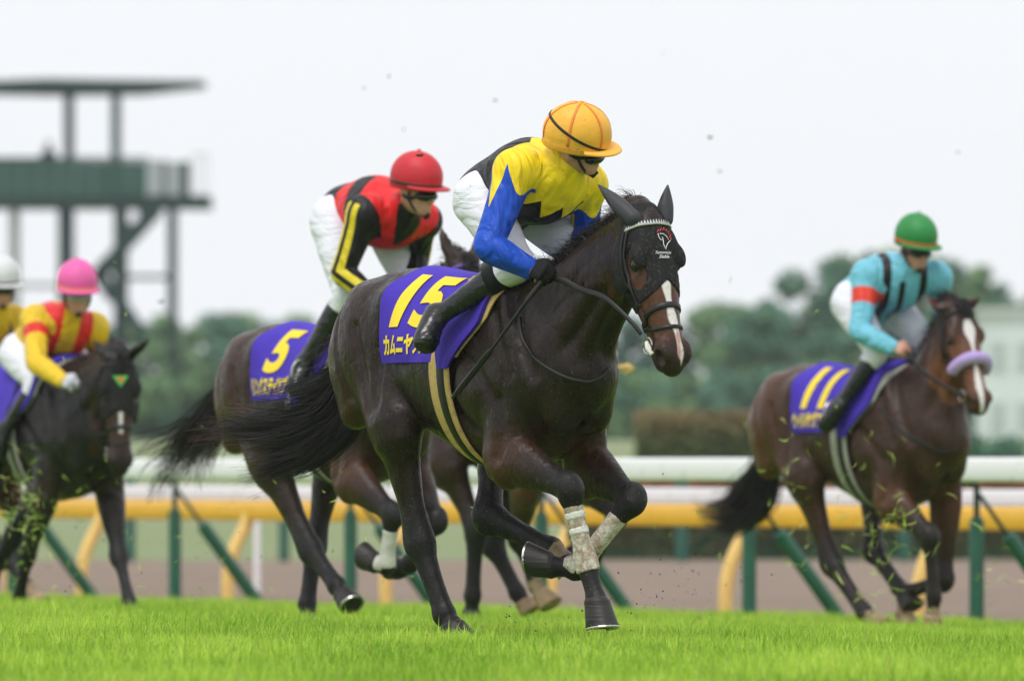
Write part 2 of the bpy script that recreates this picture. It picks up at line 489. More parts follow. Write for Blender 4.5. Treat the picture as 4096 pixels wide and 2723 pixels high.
fr_ = empty('white_rail', trk(-70, NF, -.40)); tag(fr_, 'flat white rail with white posts seen just above the yellow rail', 'rail')
child(long_rail('rail', NF, .43, .56, .04, M['railwhite'], None), fr_)
for x in (-160, 257, 1230):
    s = s_at(x, NF); b = trk(s, NF, -.40); mb = MB(); mb.tube([b, b + np.array([0, 0, .86])], .03, 10); child(mb.build('post', M['railwhite']), fr_)

# foliage
def leaf_mat(name, a, b):
    a, b = tuple(x * 1.7 for x in a), tuple(x * 1.75 for x in b)
    m = Mat(name, a, .75, .15); m.mix(m.noise(.9, 3), b); m.mix(m.attr('tone'), tuple(x * 1.6 for x in b)); return m.done()
def leaves(rng, C, R, n, size, flat=1.0):
    """leaf faces spread through clumps C (centres) of radii R"""
    i = rng.integers(0, len(C), n); d = rng.normal(size=(n, 3)); d /= np.linalg.norm(d, axis=1)[:, None]; r = R[i] * rng.uniform(.55, 1.05, n)
    p = C[i] + d * r[:, None] * np.array([1, 1, flat])
    a = rng.normal(size=(n, 3)); a /= np.linalg.norm(a, axis=1)[:, None]; b = np.cross(a, d); b /= np.linalg.norm(b, axis=1)[:, None] + 1e-9
    s = size * rng.uniform(.6, 1.3, n)[:, None]
    V = np.stack([p - a * s, p + b * s * .6, p + a * s, p - b * s * .6], 1).reshape(-1, 3)
    return V, (np.arange(n)[:, None] * 4 + np.arange(4)), np.repeat(rng.random(n) ** 3, 4)
BARK = plain('bark', (.09, .07, .05), .9, .2)
LM = [leaf_mat('leaves_deep_green', (.036, .088, .062), (.055, .115, .07)), leaf_mat('leaves_mid_green', (.07, .125, .06), (.10, .165, .075)), leaf_mat('leaves_blue_green', (.034, .072, .058), (.05, .092, .068))]
def tree(Rx, Rtop, d, wid, lm, label, seed, bare=.28, group='trees beyond the racecourse'):
    rng = np.random.default_rng(seed); base = at((Rx, HY), d); base[2] = float(np.interp(d, ys, zz)) if d < 700 else 1.0
    top = CAMZ + (HY - Rtop) / FPX * d; Ht = top - base[2]
    rt = empty('tree', base); tag(rt, label, 'tree', group)
    mb = MB(); mb.tube([(0, 0, -.2), (.05 * Ht * rng.normal() * .3, 0, Ht * .35), (0, 0, Ht * .7)], [.05 * Ht * .55 + .05, .04 * Ht * .5, .02], 8)
    tips = []
    for q in range(7):
        an = rng.uniform(0, 6.28); z0 = Ht * rng.uniform(.25, .55); e = np.array([math.cos(an) * wid * .38, math.sin(an) * wid * .38, z0 + Ht * rng.uniform(.15, .35)]); tips.append(e)
        mb.tube([(0, 0, z0), e * .5 + np.array([0, 0, z0 * .5 + .05 * Ht]), e], [.02 * Ht, .013 * Ht, .005 * Ht], 6)
    mb.build('trunk', BARK, rt)
    nc = 26; C = []
    for q in range(nc):
        an = rng.uniform(0, 6.28); zf = rng.uniform(bare, .95); rr = wid * .5 * math.sqrt(max(1 - ((zf - .55) / .52) ** 2, .05)) * rng.uniform(.25, 1.0)
        C.append([math.cos(an) * rr, math.sin(an) * rr, Ht * zf * .97])
    C = np.array(C); R = rng.uniform(.10, .20, nc) * wid * .75
    V, F4, t = leaves(rng, C, R, 4600, .024 * wid + .05, .85)
    V[:, 2] = np.minimum(V[:, 2], Ht)
    o = mesh_obj('crown', V, F4, LM[lm], rt, False); attr(o, 'tone', t)
TR = [(-18, 330, 430, 5.0, 2), (40, 338, 440, 4.6, 0), (85, 345, 430, 4.2, 2), (128, 322, 445, 4.4, 0), (160, 309, 440, 4.4, 1), (203, 306, 450, 4.6, 0), (240, 318, 440, 4.0, 0), (276, 311, 455, 4.4, 1), (318, 326, 450, 3.8, 0), (352, 338, 460, 3.6, 2), (392, 345, 470, 3.6, 0), (432, 350, 470, 3.6, 2),
      (590, 327, 430, 4.6, 2), (630, 314, 430, 4.8, 2), (668, 334, 440, 3.9, 0), (690, 390, 410, 2.8, 1), (735, 294, 430, 5.1, 1), (768, 304, 420, 4.1, 0), (812, 258, 430, 6.4, 0), (856, 244, 440, 6.7, 1), (905, 248, 430, 6.2, 0), (948, 248, 440, 5.3, 1), (985, 276, 450, 4.6, 0), (1022, 283, 455, 4.4, 0), (1062, 286, 450, 4.6, 1), (1110, 282, 440, 5.3, 0), (1165, 292, 450, 5.3, 1), (1225, 298, 440, 5.3, 0)]
TR = [(-200, 318, 440, 5, 0), (-140, 310, 450, 5, 1), (-75, 322, 440, 5, 0)] + TR
LOW = [(-10, 372, 5), (70, 376, 5), (135, 370, 5), (190, 366, 6), (250, 368, 6), (310, 372, 5), (610, 366, 5), (655, 372, 4.4), (700, 408, 3.2), (742, 372, 4.6), (790, 366, 5), (845, 360, 5.4), (905, 366, 5.4), (960, 378, 4.4)]
KIND = ['bushy dark green tree beyond the racecourse', 'lighter mid green tree beyond the racecourse', 'hazy blue green tree beyond the racecourse']
for i, (x, t, d, w, lm) in enumerate(TR):
    side = 'behind the tower' if i < 7 else 'left of the leading horse' if i < 15 else 'just right of the leading horse' if i < 19 else 'behind the horse numbered 11'
    lo_ = [j for j, q in enumerate(TR) if (('behind the tower' if j < 7 else 'left of the leading horse' if j < 15 else 'just right of the leading horse' if j < 19 else 'behind the horse numbered 11') == side)]
    k_ = lo_.index(i); nth = ['leftmost', 'second', 'third', 'fourth', 'fifth', 'sixth', 'seventh', 'eighth', 'ninth', 'tenth', 'eleventh', 'twelfth', 'thirteenth'][k_] + ('' if k_ == 0 else ' from the left')
    tree(x, t, d, w, lm, KIND[lm].replace('beyond the racecourse', '').strip() + ', ' + nth + ' of those ' + side, 50 + i, group='far trees ' + side)
for i, (x, t, w) in enumerate(LOW):
    side = 'left of the second horse' if x < 400 else 'between the leading and right-hand horses'; lo_ = [j for j, q in enumerate(LOW) if (q[0] < 400) == (x < 400)]; k_ = lo_.index(i)
    tree(x, t, 400, w, (2, 0, 0, 1)[i % 4], 'low bushy tree, ' + ['leftmost', 'second', 'third', 'fourth', 'fifth', 'sixth', 'seventh', 'eighth'][k_] + ('' if k_ == 0 else ' from left') + ', ' + side, 150 + i, .12, 'low trees ' + side)
def hedge(name, x0, x1, d, ztop, zb, depth, mat, label, seed, n=5000, size=.07):
    rng = np.random.default_rng(seed); a = at((x0, HY), d); b = at((x1, HY), d)
    rt = empty('hedge', ((a[0] + b[0]) / 2, d, zb)); tag(rt, label, 'hedge')
    L = b[0] - a[0]; mb = MB(); mb.box((0, 0, (ztop - zb) * .45), (L * .98, depth * .7, (ztop - zb) * .9)); mb.build('stems', LM[0], rt, False)
    N = n; p = np.stack([rng.uniform(-L / 2, L / 2, N), rng.uniform(-depth / 2, depth / 2, N), rng.uniform(0, 1, N) ** .6 * (ztop - zb)], 1)
    k = rng.integers(0, 3, N); p[k == 0, 1] = -depth / 2 + rng.normal(size=(k == 0).sum()) * .04; p[k == 1, 2] = (ztop - zb) + rng.normal(size=(k == 1).sum()) * .04
    aa = rng.normal(size=(N, 3)); aa /= np.linalg.norm(aa, axis=1)[:, None]; bb = np.cross(aa, rng.normal(size=(N, 3))); bb /= np.linalg.norm(bb, axis=1)[:, None]
    s = size * rng.uniform(.6, 1.4, N)[:, None]; V = np.stack([p - aa * s, p + bb * s * .6, p + aa * s, p - bb * s * .6], 1).reshape(-1, 3)
    o = mesh_obj('foliage', V, np.arange(N)[:, None] * 4 + np.arange(4), mat, rt, False)
    attr(o, 'tone', np.repeat(np.clip((p[:, 2] / (ztop - zb) - .72) * 3.2 + rng.normal(size=N) * .25, 0, 1), 4))
def hedge_mat(name, a, b, top):
    m = Mat(name, a, .8, .15); m.mix(m.noise(.7, 3), b); m.mix(m.attr('tone'), top); return m.done()
hedge('hedge', 566, 1120, 138, .54, -.40, 1.2, hedge_mat('low_hedge_leaves', (.10, .105, .05), (.13, .125, .055), (.34, .13, .07)), 'long low clipped hedge with reddish top at the far side of the dirt track', 4, 18000, .045)
hedge('hedge', 636, 830, 165, 1.42, .3, 2.0, hedge_mat('tall_hedge_leaves', (.11, .145, .06), (.14, .165, .07), (.25, .19, .095)), 'tall clipped hedge with brownish top behind the white rail', 5, 15000, .055)
for x, d, w, t, lb in ((995, 170, .9, 431, 'round dark green shrub before the pale building'), (960, 172, .7, 440, 'smaller round shrub between the right-hand horse and building')):
    rng = np.random.default_rng(int(x)); b = at((x, HY), d); b[2] = float(np.interp(d, ys, zz)); h = CAMZ + (HY - t) / FPX * d - b[2]
    rt = empty('shrub', b); tag(rt, lb, 'shrub'); C = np.array([[rng.normal() * w * .25, rng.normal() * w * .25, h * rng.uniform(.35, .75)] for _ in range(12)]); V, F4, tt = leaves(rng, C, np.full(12, h * .28), 1600, .05)
    o = mesh_obj('crown', V, F4, LM[0], rt, False); attr(o, 'tone', tt); mb = MB(); mb.tube([(0, 0, -.1), (0, 0, h * .6)], [.06, .03], 8); mb.build('trunk', BARK, rt)
# posts of the inner dirt rail
for x, m, w in ((130, 'postgreen', .13), (284, 'postgreen', .13), (682, 'postgreen', .15), (905, 'postgreen', .15)):
    b = at((x, HY), 135); b[2] = -.41; mb = MB(); mb.tube([(0, 0, 0), (0, 0, .95), (0, 0, 1.0)], [w / 2, w / 2, w / 3], 12); o = mb.build('post', M[m]); o.location = b
    tag(o, {130: 'leftmost dark green post at the far edge of the dirt', 284: 'dark green post at the far edge of the dirt, behind the second horse', 682: 'dark green post standing before the low hedge beside the leading horse', 905: 'dark green post standing before the low hedge behind the right-hand horse'}[x], 'post', 'posts along the far edge of the dirt track')

# pale building at the right
def building():
    d = 330; a = at((984, 437), d); b = at((1120, 437), d); zt = CAMZ + (HY - 312) / FPX * d; zb = 1.0
    rt = empty('pale_building', ((a[0] + b[0]) / 2, d + 3, zb)); tag(rt, 'pale mint building with rows of windows at the right edge', 'building')
    L = b[0] - a[0]; H = zt - zb; wall = plain('pale_mint_wall', (.72, .80, .77), .8, .2, var=.08, scale=.8); glass = plain('window_glass', (.52, .62, .59), .35, .3); trim = plain('pale_trim', (.72, .76, .74), .7, .2)
    mb = MB(); mb.box((0, 0, H / 2), (L, 6, H)); mb.build('wall', wall, rt, False)
    mb = MB(); mb.box((0, 0, H + .06), (L + .4, 6.4, .14)); mb.build('roof', trim, rt, False)
    for r in range(2):
        for c in range(5):
            x = -L / 2 + L * (c + .5) / 5; z = H * (.28 + .42 * r)
            mb = MB(); mb.box((x, -3.02, z), (.50, .06, .9)); w = mb.build('window', trim, rt, False); mb = MB(); mb.box((x, -3.056, z), (.40, .02, .78)); mb.build('pane', glass, w, False)
building()

# patrol tower
def tower():
    d = 400; S = d / FPX
    def q(zx, zy, dy=0.0): R = Z9(zx, zy); return np.array([(R[0] - CX) * S, d + dy, CAMZ + (HY - R[1]) * S])
    o = q(560, 2200); o[2] = 1.1
    G = plain('dark_green_paint', (.010, .042, .033), .55, .35, var=.25, scale=.6); G2 = plain('mid_green_panel', (.028, .088, .068), .6, .3, var=.2, scale=.5); GL = plain('pale_glazing', (.42, .46, .48), .25, .5); GR = plain('galvanised_steel', (.45, .47, .48), .5, .5, .3)
    rt = empty('patrol_tower', o); tag(rt, 'dark green patrol tower with flat roof, open platform and stairs', 'tower')
    def B(mb, z0, z1, y0, y1):
        a, b = q(*z0), q(*z1); mb.box((np.array([(a[0] + b[0]) / 2, d + (y0 + y1) / 2, (a[2] + b[2]) / 2]) - o), (abs(a[0] - b[0]), y1 - y0, abs(a[2] - b[2])))
    w = 2.3
    a, b, c = q(-560, 160), q(-200, 122), q(280, 92); e, f_ = q(1222, 128), q(700, 190)
    top = [np.array([-560, 150]), np.array([280, 94]), np.array([1222, 124])]
    mb = MB(); v = []
    for (zx, zy, zb) in ((-700, 150, 165), (280, 118, 188), (840, 134, 182), (1225, 124, 138)):
        for y in (-w - .5, w + .5): v += [q(zx, zb, y) - o, q(zx, zy, y) - o]
    for i in range(3):
        k = i * 4; mb.f += [(k, k + 4, k + 5, k + 1), (k + 2, k + 3, k + 7, k + 6), (k + 1, k + 5, k + 7, k + 3), (k, k + 2, k + 6, k + 4)]
    mb.f += [(0, 1, 3, 2), (12, 14, 15, 13)]; mb.v = [tuple(p) for p in v]
    mb.add([q(280, 92, 0) - o, q(-700, 150, -w - .5) - o, q(-700, 150, w + .5) - o, q(1225, 122, -w - .5) - o, q(1225, 122, w + .5) - o], [(0, 1, 3), (0, 4, 2), (0, 2, 1), (0, 3, 4)]); mb.build('roof', G, rt, False)
    for x, ww in ((412, 18), (692, 18), (-180, 18)):
        for y in (-w + .3, w - .5):
            mb = MB(); B(mb, (x - ww, 180), (x + ww, 860), y, y + .4); mb.build('roof_post', G2 if x == 692 else G, rt, False)
    mb = MB(); B(mb, (-700, 800), (1260, 872), -w, w); mb.build('platform', G, rt, False)
    k = 0
    for x0 in range(-700, 890, 106):
        mb = MB(); B(mb, (x0, 580 + (x0 + 700) * .012), (x0 + 104.5, 801), -w - .02, -w + .06); mb.build('parapet_panel', G2, rt, False)
    mb = MB(); B(mb, (-700, 574), (900, 590), -w - .06, -w + .10); mb.build('handrail', G, rt, False)
    mb = MB(); B(mb, (890, 590), (990, 801), -w, -w + .05); mb.build('screen', GL, rt, False)
    mb = MB(); B(mb, (985, 590), (1003, 801), -w - .03, -w + .12); mb.build('screen_post', G, rt, False)
    mb = MB(); B(mb, (1003, 600), (1090, 801), -w + .02, -w + .05); mb.build('screen', GL, rt, False)
    mb = MB(); B(mb, (1090, 600), (1144, 801), -w, -w + .9); mb.build('locker', G, rt, False)
    for x in (1180, 1215, 1250):
        mb = MB(); B(mb, (x - 3, 560), (x + 3, 801), -w, -w + .05); mb.build('baluster', GR, rt, False)
    mb = MB(); B(mb, (1144, 556), (1256, 564), -w, -w + .05); mb.build('balcony_rail', GR, rt, False)
    zb = 1820
    for x, ww, m in ((-190, 24, G), (85, 12, GR), (395, 25, G), (722, 22, G), (1030, 14, G)):
        for y in (-w + .3, w - .6):
            mb = MB(); B(mb, (x - ww * 1.45, 871), (x + ww * 1.45, zb), y, y + .5); mb.build('leg', m, rt, False)
    mb = MB(); B(mb, (-190, 1318), (372, 1352), -w + .34, -w + .44); mb.build('tie_beam', GR, rt, False)
    mb = MB(); B(mb, (743, 1272), (1017, 1300), -w + .34, -w + .44); mb.build('tie_beam', G, rt, False)
    # gusset plates with round openings, and the stair flights
    def plate(outline, c, r, y):
        n = 28; ring = [np.array([c[0] + r * math.cos(t), c[1] + r * math.sin(t)]) for t in np.linspace(0, 2 * math.pi, n, endpoint=False)]
        P = np.array(outline, float); out = []
        for p in ring:                                  # outer point of the outline in the same direction
            dr = (p - np.array(c)) / r; best = 1e9
            for i in range(len(P)):
                a, b = P[i], P[(i + 1) % len(P)]; m = np.array([dr, -(b - a)]).T
                if abs(np.linalg.det(m)) < 1e-9: continue
                t, u = np.linalg.solve(m, a - np.array(c))
                if t > 0 and -1e-6 <= u <= 1 + 1e-6: best = min(best, t)
            out.append(np.array(c) + dr * best)
        mb = MB(); v = []
        for yy in (y, y + .12):
            v += [q(*p, yy) - o for p in ring] + [q(*p, yy) - o for p in out]
        f = []
        for i in range(n):
            j = (i + 1) % n
            f += [(i, j, n + j, n + i), (2 * n + i, 3 * n + i, 3 * n + j, 2 * n + j), (i, 2 * n + i, 2 * n + j, j), (n + i, n + j, 3 * n + j, 3 * n + i)]
        mb.add(v, f); mb.build('gusset_plate', G, rt, False)
    plate([(705, 860), (960, 860), (880, 950), (742, 1100), (705, 1100)], (788, 915), 52, -w - .05)
    plate([(745, 1090), (745, 1480), (650, 1420), (570, 1300), (570, 1240), (640, 1160)], (655, 1308), 50, -w - .05)
    def flight(a, b, th, y):
        mb = MB(); A, Bq = q(*a, y), q(*b, y); v = []
        for yy in (0, .14):
            for p in (A, Bq):
                for dz in (-th / 2, th / 2): v.append(p + np.array([0, yy, dz]) - o)
        mb.add(v, [(0, 1, 3, 2), (4, 6, 7, 5), (0, 4, 5, 1), (2, 3, 7, 6), (1, 5, 7, 3), (0, 2, 6, 4)]); st = mb.build('stair_stringer', G, rt, False)
        for i in range(12):
            p = A + (Bq - A) * (i + .5) / 12; mb = MB(); mb.box(p + np.array([0, .55, 0]) - o, (.30, .82, .05)); mb.build('tread', G, st, False)
    flight((980, 850), (600, 1270), .75, -w - .15); flight((600, 1240), (880, 1640), .70, -w - .15)
    # steward on the platform
    pr = empty('person', q(300, 783, -1.6)); tag(pr, 'distant person in dark clothes standing on the tower platform', 'person')
    b = [Chain([((0, 0, .85), .15, .11), ((0, 0, 1.1), .15, .11), ((0, 0, 1.4), .19, .12), ((0, 0, 1.48), .10, .08)], (1, 0, 0), .04, 3), Ell((0, 0, 1.66), (.085, .1, .12), None, .02), Chain([((0, 0, 1.45), .05, .05), ((0, 0, 1.6), .05, .05)], (1, 0, 0), .03, 1)]
    for s in (-1, 1): b += [Chain([((.1 * s, 0, .9), .09, .1), ((.1 * s, 0, .48), .06, .065), ((.1 * s, .02, .08), .04, .045), ((.1 * s, -.14, .03), .04, .03)], (1, 0, 0), .03, 3), Chain([((.19 * s, 0, 1.42), .055, .055), ((.25 * s, 0, 1.13), .042, .045), ((.16 * s, -.22, 1.0), .035, .035), ((.12 * s, -.3, 1.02), .04, .03)], (1, 0, 0), .03, 3)]
    V, Q = fmesh(b, .025); mesh_obj('body', V, Q, plain('dark_clothing', (.02, .022, .03), .8, .2), pr)
    mb = MB(); mb.tube([(0, 0, 1.70), (0, 0, 1.78), (0, 0, 1.80)], [.125, .11, .04], 12); mb.build('cap', M['stemgreen'], pr)
tower()

# the damp air over the course
hb = MB(); hb.box((0, 330, 9), (900, 800, 21.4)); haze = hb.build('haze', None, None, False)
hm = bpy.data.materials.new('haze_air'); hm.use_nodes = True; hn = hm.node_tree.nodes; hn.clear()
pv = hn.new('ShaderNodeVolumePrincipled'); pv.inputs['Color'].default_value = (.93, .97, 1.0, 1); pv.inputs['Density'].default_value = .0002; pv.inputs['Anisotropy'].default_value = .2
ho = hn.new('ShaderNodeOutputMaterial'); hm.node_tree.links.new(pv.outputs[0], ho.inputs['Volume']); haze.data.materials.append(hm)
tag(haze, kind='stuff')
# ------------------------------------------------------------------ shared materials
def coat_mat(name, base, warm, dark=(.0085, .0078, .0078), rough=.32):
    m = Mat(name, base, rough, .30)
    m.mix(m.noise(5, 3), tuple(x * .55 for x in base[:3]), k=.9)
    m.mix(m.attr('rump'), tuple(b * .55 + w * .45 for b, w in zip(base, warm)))
    m.mix(m.attr('warm'), warm)
    m.mix(m.noise(34, 4, stretch=(1, 1, .35), lo=.42, hi=.75), tuple(x * 1.4 + .002 for x in base[:3]), k=.35)
    m.mix(m.attr('dark'), dark)
    m.mix(m.gt(m.attr('sock'), .5, .3), (.34, .25, .16))
    m.mix(m.mul(m.gt(m.attr('sock'), .5, .3), m.noise(22, 5, lo=.35, hi=.6)), (.17, .105, .055), k=.85)
    m.mix(m.gt(m.attr('blaze'), 0, .0035), (.72, .68, .66))
    m.mix(m.gt(m.attr('pink'), 0, .004), (.55, .30, .27))
    m.mix(m.noise(95, 2, lo=.64, hi=.70), (.11, .08, .055), k=.7)
    m.bump(m.noise(240, 2, stretch=(1, 1, .12)), .22, .001)
    m.bump(m.noise(26, 6, stretch=(1, 1, .35), dist=1.2), .34, .006)
    m.bump(m.noise(9, 3, dist=.8), .25, .012)
    m.rough(m.noise(30, 7, .72, stretch=(1, 1, .5), lo=.36, hi=.64), rough - .11, rough + .22)
    ad = m.N.new('ShaderNodeMath'); ad.operation = 'MULTIPLY_ADD'; ad.inputs[1].default_value = .16; m.L.new(m.attr('dark'), ad.inputs[0])
    m.L.new(m.p.inputs['Roughness'].links[0].from_socket, ad.inputs[2]); m.L.new(ad.outputs[0], m.p.inputs['Roughness'])
    return m.done()

def hair_mat(name, col, tip):
    m = Mat(name, col, .45, .3)
    m.mix(m.noise(30, 3), tuple(x * 1.6 + .004 for x in col[:3]))
    m.mix(m.attr('tip'), tip)
    return m.done()

M['cloth'] = plain('purple_cloth', (.072, .038, .47), .72, .2, var=.16, scale=14)
M['number'] = plain('yellow_print', (.94, .70, .05), .7, .2, var=.05)
M['strap'] = plain('black_leather', (.012, .011, .011), .45, .45, var=.4, scale=60)
M['cream'] = Mat('cream_pad', (.58, .40, .15), .8, .2)
M['cream'].mix(M['cream'].noise(40, 4, lo=.5, hi=.75), (.30, .19, .06), k=.7)
M['cream'] = M['cream'].done()
M['greypad'] = plain('grey_pad', (.42, .41, .36), .8, .2, scale=30)
M['steel'] = plain('steel', (.62, .61, .58), .28, .5, 1.0, var=.1)
M['hoof'] = Mat('hoof_horn', (.013, .012, .011), .5, .4)
M['hoof'].mix(M['hoof'].noise(14, 3, stretch=(.4, .4, 6)), (.032, .027, .023), k=.7)
M['hoof'].bump(M['hoof'].noise(12, 2, stretch=(.3, .3, 7)), .4, .004)
M['hoof'] = M['hoof'].done()
M['palehoof'] = plain('pale_hoof', (.42, .28, .15), .5, .4, var=.5, scale=14)
M['bandage'] = Mat('muddy_bandage', (.66, .63, .55), .85, .15)
M['bandage'].mix(M['bandage'].noise(22, 8, .75, lo=.40, hi=.58), (.27, .185, .11), k=.85)
M['bandage'].mix(M['bandage'].noise(170, 3, lo=.55, hi=.66), (.16, .11, .07), k=.6)
M['bandage'].bump(M['bandage'].noise(60, 5), .5, .004)
M['bandage'] = M['bandage'].done()
M['tape'] = Mat('white_tape', (.74, .73, .69), .7, .2)
M['tape'].mix(M['tape'].noise(90, 4, lo=.55, hi=.65), (.18, .14, .1), k=.7)
M['tape'] = M['tape'].done()
M['eye'] = plain('wet_eye', (.008, .006, .006), .06, .6, var=0)
M['mud'] = plain('wet_soil', (.055, .038, .025), .9, .2)

# ------------------------------------------------------------------ horse
def nrows(a):
    z = nrm(a); y = nrm(np.array([0, 1, 0]) - z * z[1]); return np.array([np.cross(y, z), y, z])
def sstep(x, a, b):
    t = np.clip((x - a) / (b - a), 0, 1); return t * t * (3 - 2 * t)

TRUNK = [(-.83, 1.26, 1.06, .10), (-.76, 1.40, .98, .19), (-.66, 1.50, .93, .235), (-.52, 1.578, .92, .262), (-.36, 1.585, .94, .262),
         (-.18, 1.565, .90, .265), (0, 1.55, .825, .28), (.2, 1.55, .755, .29), (.38, 1.57, .735, .275), (.54, 1.575, .755, .245),
         (.68, 1.50, .81, .22), (.80, 1.36, .90, .18), (.88, 1.22, .99, .11)]

FORE = {1: [(0, .08, .125), (.22, .078, .112), (.48, .066, .088), (.74, .051, .064), (.90, .051, .060), (1, .053, .063)],
        2: [(.11, .052, .058), (.24, .039, .045), (.5, .032, .039), (.8, .036, .043), (1, .047, .053)],
        3: [(.35, .039, .042), (.72, .037, .040), (1, .047, .050)]}
HIND = {1: [(0, .10, .15), (.33, .070, .092), (.54, .057, .074), (.70, .050, .064), (.86, .056, .070), (1, .064, .082)],
        2: [(.12, .058, .072), (.26, .047, .056), (.55, .041, .048), (.85, .042, .049), (1, .050, .057)],
        3: [(.35, .041, .044), (.72, .039, .042), (1, .047, .050)]}

def leg_chain(kind, J, root, name):
    T = FORE if kind == 'fore' else HIND
    J = [np.asarray(j, float) for j in J]
    nodes = [(*root[0], root[1], root[2])]
    idx = {}
    for b in (1, 2, 3):
        for f, w, h in T[b]:
            p = J[b - 1] + (J[b] - J[b - 1]) * f
            nodes.append((*p, w, h))
        idx[b] = len(nodes) - 1
    c = Chain([(n[:3], n[3], n[4]) for n in nodes], (0, 1, 0), .035, 3, name=name)
    n = len(nodes) - 1
    c.knee, c.fet, c.cor = idx[1] / n, idx[2] / n, 1.0
    return c

class Head:
    def __init__(s, poll, pitch, yaw, roll=0.0, size=1.0):
        p, y, r = rad(pitch), rad(yaw), rad(roll)
        A = np.array([math.cos(p), 0, -math.sin(p)]); B = np.array([math.sin(p), 0, math.cos(p)])
        Rz = np.array([[math.cos(y), -math.sin(y), 0], [math.sin(y), math.cos(y), 0], [0, 0, 1]])
        A, B = Rz @ A, Rz @ B; C = np.cross(B, A) * -1
        C = np.cross(A, B) if np.cross(A, B)[1] > 0 else -np.cross(A, B)
        B, C = B * math.cos(r) + C * math.sin(r), C * math.cos(r) - B * math.sin(r)
        s.A, s.B, s.C, s.o, s.k = A, B, C, np.asarray(poll, float), size
    def p(s, a, b, c): return s.o + (s.A * a + s.B * b + s.C * c) * s.k
    def abc(s, x, y, z):
        q = (x - s.o[0], y - s.o[1], z - s.o[2])
        return tuple((q[0] * v[0] + q[1] * v[1] + q[2] * v[2]) / s.k for v in (s.A, s.B, s.C))
    def prims(s):
        k = s.k; R = np.array([s.A, s.B, s.C]); out = []
        def ch(rows, kk, op='add', sub=3): out.append(Chain([(s.p(a, b, c), w * k, h * k) for a, b, c, w, h in rows], s.C, kk, sub, op))
        def el(c, r, kk, op='add'): out.append(Ell(s.p(*c), np.array(r) * k, R, kk, op))
        ch([(-.04, -.10, 0, .06, .06), (.03, -.085, 0, .078, .085), (.11, -.085, 0, .094, .092), (.20, -.085, 0, .098, .086), (.28, -.082, 0, .084, .08),
            (.36, -.08, 0, .068, .072), (.44, -.078, 0, .056, .064), (.52, -.082, 0, .053, .062), (.575, -.088, 0, .052, .056), (.605, -.095, 0, .042, .036)], .02)
        ch([(.05, -.15, 0, .05, .07), (.15, -.185, 0, .06, .085), (.25, -.185, 0, .052, .07), (.35, -.165, 0, .042, .046), (.45, -.15, 0, .037, .033),
            (.53, -.148, 0, .040, .032), (.575, -.14, 0, .038, .03)], .025)
        for c in (-1, 1):
            el((.16, -.165, .058 * c), (.115, .10, .036), .03)
            ch([(.25, -.088, .088 * c, .012, .012), (.37, -.092, .066 * c, .010, .010)], .02, sub=1)
            el((.18, -.030, .088 * c), (.045, .022, .026), .018)
            el((.13, -.02, .06 * c), (.05, .02, .02), .03)
            el((.205, -.062, .112 * c), (.030, .022, .026), .014, 'sub')
            el((.555, -.066, .046 * c), (.052, .042, .027), .02)
            ch([(.565, -.062, .066 * c, .008, .012), (.59, -.085, .062 * c, .012, .016)], .008, 'sub', 1)
            el((.578, -.072, .060 * c), (.034, .026, .019), .007, 'sub')
            el((.30, -.15, .065 * c), (.07, .03, .012), .03, 'sub')
        ch([(.50, -.122, -.05, .006, .004), (.595, -.122, 0, .006, .004), (.50, -.122, .05, .006, .004)], .008, 'sub', 1)
        return out

